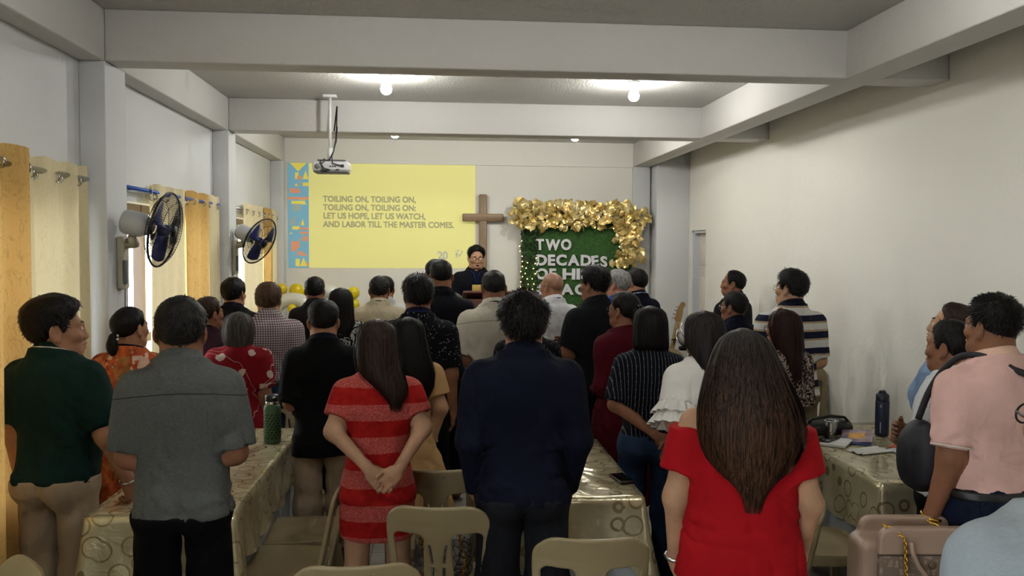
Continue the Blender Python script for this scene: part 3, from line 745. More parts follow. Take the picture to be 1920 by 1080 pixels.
    def long_hair(s, mat, rows, ycut=.015, zf=.062, n=None, seed=1, strand=.0022, rag=.03, amp=.006):
        """rows: (distance below the crown, half width, half depth, centre y, centre x)"""
        rng = np.random.default_rng(seed+50); R = np.array(rows, float); zs = (.128-R[:, 0])[::-1]; cols = [R[::-1, i] for i in (1, 2, 3, 4)]
        tab = smooth_tab(zs, *cols, n=500, k=7); zmin = zs[0]
        def fn(q):
            ang = np.arctan2(q[:, 0], -q[:, 1]+.0)
            d = loft(q, tab, 2.1)
            d = d + amp*(np.sin(ang*17+3*vnoise(q, (9, 9, 5), seed)*6)*.45+vnoise(q, (55, 55, 6), seed)-.5)*np.clip((.1-q[:, 2])/.08, .15, 1)
            b = np.maximum((ycut+.25*np.clip(q[:, 2], -.1, .08)) - q[:, 1], q[:, 2]-zf)
            return np.maximum(d, -b)
        A = max(cols[0].max(), .1)+.03; xo = np.abs(cols[3]).max()
        V, F = nets(fn, (-A-xo, -.32, zmin-.02), (A+xo, .14, .16), .0055 if s.near else .0075)
        parts = [(V, F)]; n = n or (900 if s.near else 220)
        m = 12; zz = tab[0]
        for _ in range(1):
            ph = rng.uniform(-2.2, 2.2, n); u0 = rng.beta(1, 2.5, n)*.35; u1 = np.clip(rng.normal(1.0, rag, n), .5, 1.10)
            off = rng.uniform(-.002, .005, n)+rng.exponential(.0022, n)
            t = np.linspace(0, 1, m)[None]; L = (.126-zmin); uu = u0[:, None]+(u1-u0)[:, None]*t
            z = .126-L*uu**1.25; ph2 = ph[:, None]+rng.normal(0, .15, n)[:, None]*t**1.5+.03*np.sin(t*7+rng.uniform(0, 6, n)[:, None])
            a = np.interp(z, zz, tab[1])+off[:, None]; b = np.interp(z, zz, tab[2])+off[:, None]; y0 = np.interp(z, zz, tab[3]); x0 = np.interp(z, zz, tab[4])
            e = 2/2.1; sn, cs = np.sin(ph2), np.cos(ph2)
            x = x0+a*np.sign(sn)*np.abs(sn)**e; y = y0-b*np.sign(cs)*np.abs(cs)**e
            P = np.stack([x, y, z], -1); N = np.stack([sn, -cs, 0*sn], -1); T = np.gradient(P, axis=1); S = np.cross(T, N); S /= (np.linalg.norm(S, axis=2)[..., None]+1e-9)
            wv = strand*(1-.75*t**3)[..., None]*rng.uniform(.6, 1.4, n)[:, None, None]
            v = np.stack([P-S*wv, P+S*wv], 2).reshape(-1, 3)
            base = (np.arange(n)*m*2)[:, None]; j = np.arange(m-1)[None]*2
            f = np.stack([base+j, base+j+1, base+j+3, base+j+2], -1).reshape(-1, 4)
            parts.append((v.astype(np.float32), f.astype(np.int32)))
        V, F = join(parts)
        s.hair = s.put('hair', (s.h2p(V).astype(np.float32), F), mat); return s.hair
# materials people share
def skin_mat(name, c):
    t = NT(name); cc = lin(c)
    col = t.ramp(t.noise(14, 4), [(.35, tuple(x*.86 for x in cc[:3])), (.65, (min(1, cc[0]*1.1), cc[1]*1.05, cc[2]*1.04))])
    t.bump(t.noise(160, 3), .12, .004)
    return t.done(col, .6, 0, .25)
SKIN = {'tan': skin_mat('tan_skin', '#9c7156'), 'brown': skin_mat('brown_skin', '#815840'), 'light': skin_mat('light_skin', '#ab8568'), 'pink': skin_mat('ruddy_skin', '#a8755f')}
M_EYE = plain('eye_white', '#cfc9c0', .2)
def hair_mat(name, c, c2=None, rough=.5, streak=(90, 90, 5), mid=.5):
    t = NT(name); n = t.noise(1, 4, t.coord(streak), .6, .4)
    c2 = c2 or tuple(min(1, x*2.2+.004) for x in lin(c)[:3])
    col = t.ramp(n, [(mid-.18, c), (mid+.2, c2)])
    t.bump(n, .35, .005)
    return t.done(col, rough, 0, .14)
H_BLACK = hair_mat('black_hair', '#060505', '#1d1917', streak=(150, 150, 4)); H_DARK = hair_mat('dark_brown_hair', '#0b0807', '#3d2b22', streak=(150, 150, 3))
H_BROWN = hair_mat('brown_hair', '#2a1c13', '#5a412e'); H_SALT = hair_mat('greying_hair', '#0c0b0b', '#35322f', streak=(160, 160, 40), mid=.58)
H_GREY = hair_mat('silver_hair', '#5b5a58', '#a8a7a3', streak=(120, 120, 20)); H_GREYBOB = hair_mat('grey_streaked_hair', '#1d1a18', '#5d5650', streak=(70, 70, 3))
H_REDBROWN = hair_mat('reddish_brown_hair', '#160d0d', '#38211d'); H_BALAYAGE = None
# ------------------------------------------------------------------ clothing materials
def chan(t, vec=None, scale=(1, 1, 1)): return t.xyz(t.coord(scale) if vec is None else vec)
def bands(period, stops, axis=2, phase=0.):
    def f(t):
        c = chan(t)[axis]; v = t.math('FRACT', t.math('ADD', t.math('DIVIDE', c, period), phase)); return t.ramp(v, stops, 'CONSTANT')
    return f
def c_patch(t):
    v = t.voro(15, t.coord((1, .6, .8), (.3, .2, .1)), metric='CHEBYCHEV', out='Color', rnd=.9)
    s = t.node('ShaderNodeSeparateColor'); t.put(s, 0, v)
    base = t.ramp(t.math('ADD', t.math('MULTIPLY', s.outputs[0], .8), t.math('MULTIPLY', t.noise(20, 4), .2)), [(0, '#7a2d1c'), (.2, '#c05a2a'), (.42, '#a34a2c'), (.58, '#8f6a3c'), (.72, '#b0452a'), (.84, '#d8c4b4'), (.93, '#6a2020')], 'CONSTANT')
    return t.mix(.3, base, t.ramp(t.noise(30, 5), [(.4, '#8a3a22'), (.6, '#d98a55')]))
def c_redfloral(t):
    d = t.voro(9, t.coord((1, 1, 1.1)), out='Distance'); n = t.noise(26, 2)
    m = t.math('LESS_THAN', t.math('ADD', d, t.math('MULTIPLY', n, .35)), .42)
    ln = t.math('LESS_THAN', t.math('ABSOLUTE', t.math('SUBTRACT', t.noise(6, 1, None, .5, 1), .5)), .008)
    return t.mix(t.math('MAXIMUM', m, ln), '#75101a', '#b5a294')
def c_check(t):
    x = chan(t); g = lambda c: t.math('LESS_THAN', t.math('FRACT', t.math('MULTIPLY', c, 62)), .48)
    return t.mix(t.math('MULTIPLY', t.math('ADD', g(t.math('ADD', x[0], t.math('MULTIPLY', x[1], .35))), g(x[2])), .5), '#b5aaa8', '#4a2c38')
def c_scroll(t):
    n = t.noise(13, 1.5, None, .5, 2.2); m = t.math('LESS_THAN', t.math('ABSOLUTE', t.math('SUBTRACT', n, .5)), .035)
    m2 = t.math('LESS_THAN', t.voro(24), .2); return t.mix(t.math('MAXIMUM', m, m2), '#0e0e10', '#b5b3ae')
def c_speck(base, dot, sc=55, r=.16, thr=.55):
    def f(t):
        d = t.math('LESS_THAN', t.voro(sc), r); g = t.math('GREATER_THAN', t.noise(31, 2), thr); return t.mix(t.math('MULTIPLY', d, g), base, dot)
    return f
def c_pin(t):
    x = chan(t); c = t.math('ADD', x[0], t.math('MULTIPLY', x[1], .3))
    f = t.math('LESS_THAN', t.math('FRACT', t.math('MULTIPLY', c, 52)), .16); dash = t.math('LESS_THAN', t.math('FRACT', t.math('MULTIPLY', x[2], 24)), .12)
    f2 = t.math('LESS_THAN', t.math('FRACT', t.math('MULTIPLY', c, 26)), .1)
    return t.mix(t.math('MAXIMUM', t.math('MULTIPLY', f2, dash), t.math('MULTIPLY', f, .35)), '#0a0c14', '#8a8e98')
def c_reddress(t):
    z = chan(t)[2]; v = t.math('FRACT', t.math('ADD', t.math('DIVIDE', z, .142), .52)); b = t.math('GREATER_THAN', t.math('ADD', v, t.math('MULTIPLY', t.noise(60, 2), .06)), .53)
    sp = t.ramp(t.noise(320, 3, None, .7), [(.42, '#91302b'), (.56, '#aa4840'), (.68, '#c99a92')])
    return t.mix(b, t.ramp(t.noise(30, 4), [(.3, '#84100e'), (.7, '#9c1a15')]), sp)
def c_smallfloral(t): return t.mix(t.math('GREATER_THAN', t.noise(48, 2, None, .5, 1.5), .53), '#1b1517', '#a08e82')
def c_dots(t): return t.mix(t.math('LESS_THAN', t.voro(95, rnd=0.), .22), '#c9cbcc', '#8a8d92')
def c_rugby(t): return bands(.215, [(0, '#c9c8c4'), (.20, '#a89274'), (.26, '#171a30'), (.47, '#a89274'), (.53, '#c9c8c4'), (.72, '#a89274'), (.78, '#171a30'), (.97, '#c9c8c4')], 2, .28)(t)
def c_denim(a='#141f33', b='#263852'):
    return lambda t: t.ramp(t.math('ADD', t.math('MULTIPLY', t.noise(9, 4), .7), t.math('MULTIPLY', t.noise(400, 2), .3)), [(.35, a), (.65, b)])
def c_slub(a, b, yoke=None):
    def f(t):
        c = t.ramp(t.noise(1, 4, t.coord((90, 90, 420))), [(.3, a), (.7, b)])
        if yoke is None: return c
        x = chan(t); q = t.math('ABSOLUTE', t.math('SUBTRACT', t.math('ADD', x[2], t.math('MULTIPLY', t.math('MULTIPLY', x[0], x[0]), .5)), yoke))
        return t.mix(t.math('MULTIPLY', t.math('LESS_THAN', q, .0022), t.math('LESS_THAN', x[1], 0)), c, tuple(v*.45 for v in lin(a)[:3]))
    return f
F = {k: fabric(n, c, **kw) for k, n, c, kw in [
 ('green', 'dark_green_pique', '#122823', dict(weave=500)), ('beige', 'beige_chino', '#9c8a74', {}), ('grey', 'grey_linen', c_slub('#4c4f4d', '#5f615f', 1.335), {}), ('black', 'black_cotton', '#08080a', {}),
 ('patch', 'orange_patchwork_print', c_patch, {}), ('maroon', 'dark_maroon_cloth', '#2a141d', {}), ('blackjk', 'black_jacket_cloth', '#0c0d10', {}), ('redfl', 'red_floral_print', c_redfloral, {}),
 ('check', 'burgundy_micro_check', c_check, {}), ('denim', 'blue_denim', c_denim(), dict(weave=600)), ('ddenim', 'dark_denim', c_denim('#0a101d', '#172136'), dict(weave=600)), ('brownsh', 'dark_taupe_shirt_cloth', '#1c1819', {}),
 ('scroll', 'black_white_scroll_print', c_scroll, {}), ('cream', 'pale_khaki_jacket_cloth', '#b3a88e', {}), ('lgrey', 'light_grey_cloth', '#b4b5b2', {}), ('speck', 'speckled_navy_print', c_speck('#0b0b12', '#8d8486', 70, .26, .5), {}),
 ('reddress', 'sparkly_red_band_knit', c_reddress, dict(weave=300)), ('tan', 'tan_dress_cloth', '#b08d60', {}), ('navyd', 'dark_navy_cloth', '#090b12', {}), ('barong', 'cream_woven_shirt', c_slub('#b9b3a3', '#cbc5b5', 1.385), {}),
 ('navy', 'navy_sweater', '#0b0f1f', dict(weave=400)), ('dgrey', 'charcoal_grey_trousers', '#1b1d22', {}), ('dots', 'dotted_black_print', c_speck('#0c0c10', '#77747a', 60, .2, .4), {}), ('white', 'white_shirt_cloth', '#cfcfd2', {}),
 ('char', 'charcoal_shirt_cloth', '#141618', {}), ('blue', 'royal_blue_cloth', '#1d3f95', {}), ('navyp', 'navy_polo_cloth', '#090d1c', {}), ('wine', 'wine_red_cloth', '#480a16', {}),
 ('pin', 'navy_dotted_pinstripe', c_pin, {}), ('wblouse', 'white_blouse_cloth', '#d6d3cb', {}), ('red', 'bright_red_crepe', '#9b1018', dict(weave=500, bump=.18)), ('smfl', 'small_beige_floral_on_black', c_smallfloral, {}),
 ('rugby', 'cream_navy_tan_stripes', c_rugby, {}), ('khaki', 'khaki_chino', '#7d6d52', {}), ('pink', 'pale_pink_pique', '#d3aca2', dict(weave=500)), ('dotw', 'white_dotted_shirt', c_dots, {}),
 ('bluegrey', 'pale_blue_grey_shirt', c_slub('#8d969b', '#949da2', 1.36), {}), ('lblue', 'pale_blue_chambray', '#7c93b4', {}), ('cream2', 'off_white_trim', '#cfc8b8', {}), ('lan', 'blue_lanyard_ribbon', '#1a2155', {}), ('navytrim', 'navy_collar_trim', '#0a0d1e', {}),
 ('lpink', 'pale_peach_collar', '#d8b29c', {})]}
LEATHER = plain('black_leather', '#0d0c0c', .45); GOLDM = plain('gold_metal', '#d0a245', .25, 1); SILV = plain('silver_metal', '#c4c4c4', .25, 1)
SPEC = plain('black_spectacle_frame', '#141416', .35)
P = Person
# 1 dark green polo, left
p = P('man in dark green polo with white collar stripe, beige trousers, beside the curtain', 96, 557, 3.75, -14, w=1.0, bd=1.06, belly=.03, arms=('down', ((.235,.0,1.10), (.275,.09,.885), (0,.35,-.9), (-1,0,0), 60)), look=(-50, 4), near=True, hs=1.14, skin='tan', hand_fine=True)
p.top(F['green'], 'polo_shirt', sleeve=.85, hem=.90, cuff=.02, fold=.008, seed=1); p.trousers(F['beige'], flare=.03, seed=2); p.collar(F['green'], F['cream2']); p.short_hair(H_BLACK, top=.034, side=.016, rec=-.014, seed=2, tuft=.02, lift=.2); p.face_bits(H_BLACK); p.shoes(LEATHER)
m = MB(); Wp = Vector(p.arms[1][3])*p.k; m.tube([Wp+Vector((.031*math.cos(a), .031*math.sin(a), .012*math.sin(a))) for a in np.linspace(0, 2*math.pi, 17)[:-1]], .004, 6, closed=True); m.build('bracelet', SILV, p.o)
# 2 orange print with ponytail
p = P('woman in orange patchwork print dress with white beads on her ponytail', 241, 574, 4.6, -4, sex='f', w=1.02, arms='front', look=(-26, 2), near=True, skin='tan')
p.top(F['patch'], 'dress', sleeve=.9, puff=.012, cuff=.02, skirt=([.40, .6, .8, .9, 1.0, 1.06], [.20, .20, .195, .19, .17, .16], [.16, .15, .14, .14, .12, .11]), hem=.42, seed=3)
p.short_hair(H_BLACK, top=.016, side=.014, nape=-.06, sideburn=.03, seed=3, tuft=.012, ntuft=500, lift=.05, bun=[((0, -.125, -.035), (.026, .026, .026)), ((0, -.138, -.085), (.034, .03, .058))]); p.lanyard(F['navytrim'])
m = MB()
for i in range(6): m.ball(Vector(p.h2p([[.032*math.cos(i*1.05-.3), -.124+.008*math.sin(i), -.045+.022*math.sin(i*1.05)]])[0])*p.k, .0075*p.k, 6)
m.build('hair_beads', plain('white_beads', '#d8d6d0', .3), p.hair); p.shoes(LEATHER)
# 3 grey shirt
p = P('man in dark grey short-sleeved shirt and black trousers standing at the gold-clothed table', 338, 557, 3.28, 9, w=1.0, bd=1.04, belly=.02, arms=('hold', ((.195, -.02, 1.10), (.17, .22, 1.10), (-.4, .9, .1), (-.8, 0, .6), 60)), look=(-2, 0), near=True, skin='brown', hs=1.07)
p.top(F['grey'], sleeve=.92, hem=.875, cuff=.026, loose=.05, fold=.007, seed=5); p.trousers(F['black'], flare=.034, seed=6); p.collar(F['grey'], ht=.045); p.short_hair(H_SALT, top=.022, side=.012, nape=-.052, seed=5, tuft=.02, lift=.22, fade=.03); p.shoes(LEATHER)
# 4 brown-haired, maroon
p = P('short-haired woman in dark maroon top in profile before a gold curtain', 389, 556, 5.8, -20, sex='f', w=1.05, arms='front', look=(-22, 4), skin='brown'); p.top(F['maroon'], 'blouse', sleeve=1.4, seed=7); p.trousers(F['black']); p.short_hair(hair_mat('chestnut_hair', '#1a100b', '#3a241a'), top=.02, side=.014, seed=7); p.collar(F['black'])
# 5 black jacket
p = P('man in black high-collared jacket beneath the farther wall fan', 437, 521, 6.6, -6, arms='down', look=(-12, 3), w=1.03, skin='tan'); p.top(F['blackjk'], 'jacket', sleeve=2, ease=.022, seed=8); p.trousers(F['black']); p.collar(F['navytrim'], ht=.055); p.short_hair(H_BLACK, top=.026, side=.014, nape=-.085, seed=8)
# 6 grey bob, red floral
p = P('short woman with grey bob in red blouse with pale floral print', 447, 584, 5.5, 6, sex='f', w=1.10, bd=1.1, arms='down', look=(0, 0), near=True, skin='brown'); p.top(F['redfl'], 'blouse', sleeve=.9, puff=.014, cuff=.022, seed=9, hem=.84); p.trousers(F['black'])
p.long_hair(H_GREYBOB, [(-.004, .012, .02, -.012, 0), (.012, .058, .065, -.014, 0), (.04, .088, .098, -.015, 0), (.09, .103, .115, -.018, 0), (.15, .108, .112, -.022, 0), (.21, .100, .095, -.03, 0), (.25, .080, .072, -.036, 0), (.262, .05, .05, -.036, 0)], seed=9, n=500, rag=.02)
# 7 checked shirt
p = P('brown-haired man in burgundy micro-check shirt and blue jeans', 503, 530, 6.0, 8, w=1.1, bd=1.1, arms='front', look=(-6, 2), near=True, skin='light'); p.top(F['check'], sleeve=2, hem=1.0, seed=10); p.trousers(F['denim'], 'jeans'); b = p.band(LEATHER, 'belt', .975, 1.01, .028); p.collar(F['check']); p.short_hair(H_BROWN, top=.026, side=.016, nape=-.082, seed=10)
# 8
p = P('man in dark taupe shirt in front of the yellow and white balloons', 590, 519, 7.4, 8, arms='down', w=1.0, look=(-4, 0), skin='brown'); p.top(F['brownsh'], sleeve=.9, seed=11); p.trousers(F['black']); p.collar(F['brownsh']); p.short_hair(H_BLACK, top=.022, side=.013, seed=11)
# 9 black polo
p = P('young man in plain black polo and khaki trousers at the corner of the gold table', 606, 562, 4.7, 10, w=.98, arms=('hold', 'front'), look=(-3, 0), near=True, skin='tan'); p.top(F['black'], 'polo_shirt', sleeve=.95, cuff=.026, loose=.04, hem=.80, seed=12); p.trousers(F['beige']); p.collar(F['navytrim']); p.short_hair(H_BLACK, top=.024, side=.008, nape=-.05, seed=12, tuft=.016); p.shoes(LEATHER)
# 10 scroll print
p = P('long-haired woman in black blouse with white scroll print', 639, 539, 6.5, 6, sex='f', arms='front', look=(-5, 0), skin='tan', w=1.03); p.top(F['scroll'], 'blouse', sleeve=.9, seed=13, neck=1.46); p.trousers(F['black'])
p.long_hair(H_BLACK, [(-.004, .012, .02, -.012, 0), (.012, .058, .065, -.014, 0), (.04, .086, .096, -.015, 0), (.09, .098, .11, -.02, 0), (.16, .104, .105, -.03, 0), (.25, .112, .075, -.06, 0), (.33, .10, .05, -.09, .02), (.38, .05, .03, -.11, .03)], seed=13, n=260, strand=.003)
# 11 cream jacket pair
p = P('man in pale khaki shirt jacket with dark lanyard below the projected lyrics', 711, 517, 7.1, 0, arms='front', w=1.08, look=(0, 0), skin='brown'); p.top(F['cream'], 'jacket', sleeve=2, seed=14, ease=.024); p.trousers(F['black']); p.collar(F['cream']); p.lanyard(F['navytrim']); p.short_hair(H_SALT, top=.018, side=.010, seed=14)
p = P('man in light grey shirt mostly hidden behind the pale khaki jacket', 722, 518, 7.8, 0, arms='front', w=1.04, skin='tan'); p.top(F['lgrey'], sleeve=.9, seed=15); p.trousers(F['black']); p.collar(F['lgrey']); p.short_hair(H_BLACK, top=.02, side=.012, seed=15)
# 12 speckled
p = P('tall man in speckled dark navy shirt behind the woman in tan', 784, 517, 5.2, 2, arms='down', w=1.06, look=(6, 0), near=True, skin='brown'); p.top(F['speck'], sleeve=.85, hem=.86, seed=16, cuff=.022); p.trousers(F['black']); p.collar(F['navytrim']); p.lanyard(F['lan']); p.short_hair(H_BLACK, top=.034, side=.018, nape=-.085, seed=16, tuft=.03)
# 13 red dress
p = P('woman in red banded sparkly dress clasping her hands behind her back', 708, 598, 3.72, 6, sex='f', w=1.02, bd=1.02, near=True, hand_fine=True, skin='light', look=(-6, 0),
      arms=(((-.206,-.07,1.185), (-.045,-.178,1.03), (.62,-.12,-.78), (.1,-1,0), 50), ((.209,-.07,1.185), (.085,-.200,1.03), (-.66,-.06,-.75), (0,-1,.1), 62)))
p.top(F['reddress'], 'dress', sleeve=.62, puff=.004, cuff=.010, skirt=([.60, .72, .82, .90, .97, 1.04, 1.11], [.168, .174, .176, .172, .158, .148, .142], [.125, .135, .145, .145, .125, .108, .10]), hem=.672, fold=.003, seed=17, neck=1.45, h=.0065)
p.long_hair(H_DARK, [(-.004, .012, .02, -.012, 0), (.012, .058, .065, -.014, 0), (.04, .084, .096, -.015, 0), (.09, .090, .108, -.022, 0), (.17, .094, .10, -.04, .002), (.24, .097, .07, -.075, .018), (.285, .085, .045, -.105, .05), (.33, .060, .03, -.125, .085), (.36, .045, .022, -.128, .092), (.375, .02, .012, -.128, .092)], seed=17, n=1100, rag=.06); p.shoes(LEATHER)
# 14 tan dress
p = P('woman with long dark hair in tan short-sleeved flared dress', 766, 594, 4.5, 0, sex='f', w=.95, near=True, skin='light', look=(4, 0), arms=('down', ((.195,-.04,1.16), (.14,.02,.95), (-.3,.2,-.9), (-1,0,0), 50)))
p.top(F['tan'], 'dress', sleeve=.62, puff=.012, cuff=.02, skirt=([.40, .6, .8, .95, 1.04, 1.10], [.33, .28, .23, .175, .145, .14], [.27, .23, .18, .13, .105, .10]), hem=.44, seed=18, neck=1.45)
p.long_hair(H_BLACK, [(-.004, .012, .02, -.012, 0), (.012, .058, .065, -.014, 0), (.04, .084, .096, -.015, 0), (.1, .094, .108, -.022, 0), (.2, .108, .085, -.055, .01), (.32, .115, .045, -.11, .03), (.40, .10, .03, -.125, .04), (.46, .05, .02, -.128, .05)], seed=18, n=800, rag=.06); p.shoes(LEATHER)
m = MB(); Wp = Vector(p.arms[1][3])*p.k; m.tube([Wp+Vector((.03*math.cos(a), .03*math.sin(a), .006*math.sin(a))) for a in np.linspace(0, 2*math.pi, 17)[:-1]], .004, 6, closed=True); m.build('bracelet', LEATHER, p.o)
# 15 tall dark navy pair
p = P('tallest man, plain dark navy polo, in front of the wooden lectern', 827, 487, 6.3, 4, arms='front', w=1.05, look=(6, 0), near=True, skin='brown'); p.top(F['navyd'], 'polo_shirt', sleeve=.9, seed=19); p.trousers(F['black']); p.collar(F['navyd']); p.short_hair(H_BLACK, top=.02, side=.006, nape=-.04, seed=19, tuft=.014)
p = P('man in grey shirt half hidden behind the tallest man in navy', 816, 486, 7.3, 4, arms='front', w=1.0, look=(4, 0), skin='brown'); p.top(F['grey'], sleeve=.9, seed=20); p.trousers(F['black']); p.collar(F['grey']); p.short_hair(H_BLACK, top=.018, side=.008, seed=20)
# 17 cream woven shirt
p = P('man in cream woven short-sleeved shirt with cropped hair facing the lectern', 926, 505, 5.8, 4, arms='front', w=1.06, bd=1.05, look=(8, 0), near=True, skin='brown'); p.top(F['barong'], sleeve=.9, hem=.86, seed=21, cuff=.026, loose=.05); p.trousers(F['khaki']); p.collar(F['barong'], ht=.05); p.lanyard(F['navytrim']); p.short_hair(H_SALT, top=.014, side=.005, nape=-.062, seed=21, tuft=.009, fade=.03)
# 18 navy sweater
p = P('big man in plain navy sweater and charcoal trousers with hands in pockets', 983, 551, 3.42, 0, w=1.08, bd=1.12, belly=.02, arms='pocket', look=(0, 0), near=True, skin='tan', hs=1.0)
p.top(F['navy'], 'sweater', sleeve=2.02, hem=.87, ease=.02, fold=.008, seed=22, h=.0075); p.trousers(F['dgrey'], flare=.034, seed=23); p.collar(F['navy'], ht=.045); p.short_hair(H_BLACK, top=.036, side=.026, nape=-.088, seed=22, tuft=.034, lift=.5, jit=.012, ntuft=2200); p.shoes(LEATHER)
# 18b hidden in front of him
p = P('person in dotted dark blouse hidden in front of the big man in navy', 990, 562, 5.3, 0, sex='f', w=1.12, arms='front', skin='tan'); p.top(F['dots'], 'blouse', sleeve=.9, seed=24, h=.011); p.trousers(F['black']); p.short_hair(H_BLACK, top=.018, side=.014, seed=24, ntuft=60)
# 19 bald white shirt
p = P('bald man with glasses in white shirt and dark lanyard before the green board', 1037, 508, 6.7, 20, arms='front', w=1.03, look=(22, 2), skin='tan', near=True); p.top(F['white'], sleeve=.9, seed=25); p.trousers(F['black']); p.collar(F['white'], ht=.05); p.lanyard(F['navytrim']); p.short_hair(H_SALT, top=.001, side=.001, rec=.0, nape=-.05, seed=25, tuft=0, ntuft=0, fade=.02, jit=.0).hide_render = False; p.glasses(SPEC)
p.hair.data.materials[0] = plain('shaved_stubble', '#8a624c', .5)
# 20 charcoal crossed arms
p = P('tall man in charcoal shirt with folded arms facing the green board', 1117, 500, 5.8, 32, arms='crossed', w=1.05, look=(12, 2), near=True, skin='brown'); p.top(F['char'], sleeve=.8, seed=26, cuff=.02); p.trousers(F['black']); p.collar(F['char']); p.short_hair(H_BLACK, top=.034, side=.016, seed=26, tuft=.03)
# 21 grey hair blue shirt
p = P('silver-haired man with glasses in royal blue shirt', 1161, 505, 6.9, 25, arms='front', w=1.02, look=(22, 2), skin='pink', near=True); p.top(F['blue'], sleeve=.9, seed=27); p.trousers(F['black']); p.collar(F['blue']); p.short_hair(H_GREY, top=.022, side=.014, nape=-.07, seed=27); p.glasses(SPEC)
# 22 navy polo
p = P('man in navy polo with thin white collar line near the board edge', 1195, 504, 7.5, 22, arms='front', w=1.04, look=(16, 2), skin='tan'); p.top(F['navyp'], 'polo_shirt', sleeve=.9, seed=28); p.trousers(F['black']); p.collar(F['navyp'], F['white']); p.short_hair(H_BLACK, top=.022, side=.014, seed=28)
# 23 wine red with clip
p = P('woman in wine red dress with hair pinned up by a dark claw clip', 1172, 547, 5.2, 24, sex='f', w=1.08, bd=1.05, arms='front', look=(22, 2), near=True, skin='brown'); p.top(F['wine'], 'dress', sleeve=2, ease=.024, skirt=([.3, .6, .85, 1.0, 1.08], [.25, .23, .21, .18, .165], [.2, .18, .16, .14, .12]), hem=.32, seed=29)
p.short_hair(H_BLACK, top=.022, side=.018, nape=-.062, sideburn=.03, seed=29, lift=.1, bun=[((.0, -.115, -.01), (.05, .035, .06))]); p.glasses(SPEC)
m = MB(); T = lambda Q: [Vector(q)*p.k for q in p.h2p(np.array(Q))]
for dx in (-.02, .0, .02): m.tube(T([(dx, -.13, .05), (dx*1.3, -.158, .02), (dx*1.2, -.152, -.035)]), .005, 6)
m.build('claw_clip', plain('dark_claw_clip', '#1c1a1d', .25), p.hair)
# 24 pinstripe
p = P('woman with black bob in navy pinstripe shirt and jeans, hands behind her', 1220, 573, 4.48, -8, sex='f', w=1.02, bd=1.03, near=True, skin='brown', look=(4, 0), hand_fine=True, arms=(((-.205,-.07,1.13), (.03,-.18,.97), (.75,-.1,-.65), (0,-1,0), 35), ((.21,-.07,1.13), (.12,-.19,.96), (-.4,-.15,-.85), (0,-1,0), 40)))
p.top(F['pin'], sleeve=.95, hem=.94, cuff=.022, seed=30); p.trousers(F['denim'], 'jeans', seed=31); p.shoes(LEATHER)
p.long_hair(H_BLACK, [(-.004, .012, .02, -.012, 0), (.012, .058, .065, -.014, 0), (.04, .085, .096, -.015, 0), (.09, .096, .11, -.02, 0), (.16, .098, .105, -.028, 0), (.21, .101, .09, -.04, 0), (.245, .102, .07, -.05, 0), (.265, .09, .055, -.055, 0), (.272, .06, .03, -.055, 0)], seed=30, n=700, rag=.015)
# 25 white ruffles
p = P('woman in white blouse with tiered ruffled sleeves', 1320, 582, 3.98, 14, sex='f', w=1.02, near=True, skin='light', look=(6, 0), arms=(((-.21,-.08,1.14), (-.10,-.13,1.0), (.5,-.2,-.8), (0,-1,0), 40), 'front'))
p.top(F['wblouse'], 'blouse', sleeve=.55, cuff=.03, puff=.012, hem=.88, seed=32); p.trousers(F['ddenim'], 'jeans', seed=33); p.shoes(LEATHER)
for sd, S_, E_, W_, *_ in p.arms:
    ax = _n(E_-S_); u = _n(np.cross(ax, [0, 1, .2])); v = np.cross(ax, u)
    for t0, t1, r0, r1 in [(.40, .82, .068, .115), (.62, 1.08, .075, .125)]:
        def fr(i, j, S_=S_, E_=E_, u=u, v=v, t0=t0, t1=t1, r0=r0, r1=r1):
            a = i*2*math.pi; r = (r0+(r1-r0)*j**1.1)*(1+.10*j*math.sin(a*15)+.05*j*math.sin(a*7+1)); c = S_+(E_-S_)*(t0+(t1-t0)*j)
            return tuple((c+u*(math.cos(a)*r)+v*(math.sin(a)*r))*p.k)
        MB().grid(fr, 120, 8).build('sleeve_ruffle', F['wblouse'], p.shirt)
p.long_hair(H_DARK if False else hair_mat('straight_black_brown_hair', '#0f0c0c', '#332d2b', streak=(80, 80, 3)), [(-.004, .012, .02, -.012, 0), (.012, .06, .065, -.014, 0), (.04, .086, .097, -.015, 0), (.09, .097, .11, -.02, 0), (.18, .102, .10, -.035, .0), (.27, .095, .06, -.085, .015), (.34, .08, .035, -.115, .03), (.42, .06, .025, -.125, .045), (.46, .03, .015, -.125, .05)], seed=32, n=1000, rag=.06)
# 26 red off-shoulder
t = NT('long_brown_highlight_hair'); n = t.noise(1, 5, t.coord((190, 190, 2.5)), .6, .2); z = t.math('ADD', t.xyz()[2], t.math('MULTIPLY', n, .35))
H_BAL = t.mix(t.ramp(n, [(.40, '#000000'), (.66, '#ffffff')]), t.ramp(t.math('MULTIPLY', t.math('SUBTRACT', z, 1.0), 1.3), [(.0, '#17100d'), (.45, '#1b120e'), (.75, '#16110f'), (1, '#1c1917')]), t.ramp(t.math('MULTIPLY', t.math('SUBTRACT', z, 1.0), 1.3), [(.0, '#4a3022'), (.5, '#735039'), (.8, '#4f382c'), (1, '#3a3330')]))
t.bump(n, .5, .006); H_BAL = t.done(H_BAL, .45, 0, .15)
p = P('woman in bright red off-shoulder top with very long brown hair', 1394, 615, 2.8, -12, sex='f', w=1.16, bd=1.16, near=True, skin='light', look=(0, 0), arms=(((-.232,-.035,1.085), (-.225,.04,.83), (.15,.35,-.9), (1,0,0), 30), ((.235,-.035,1.085), (.22,.05,.84), (-.2,.4,-.9), (-1,0,0), 30)))
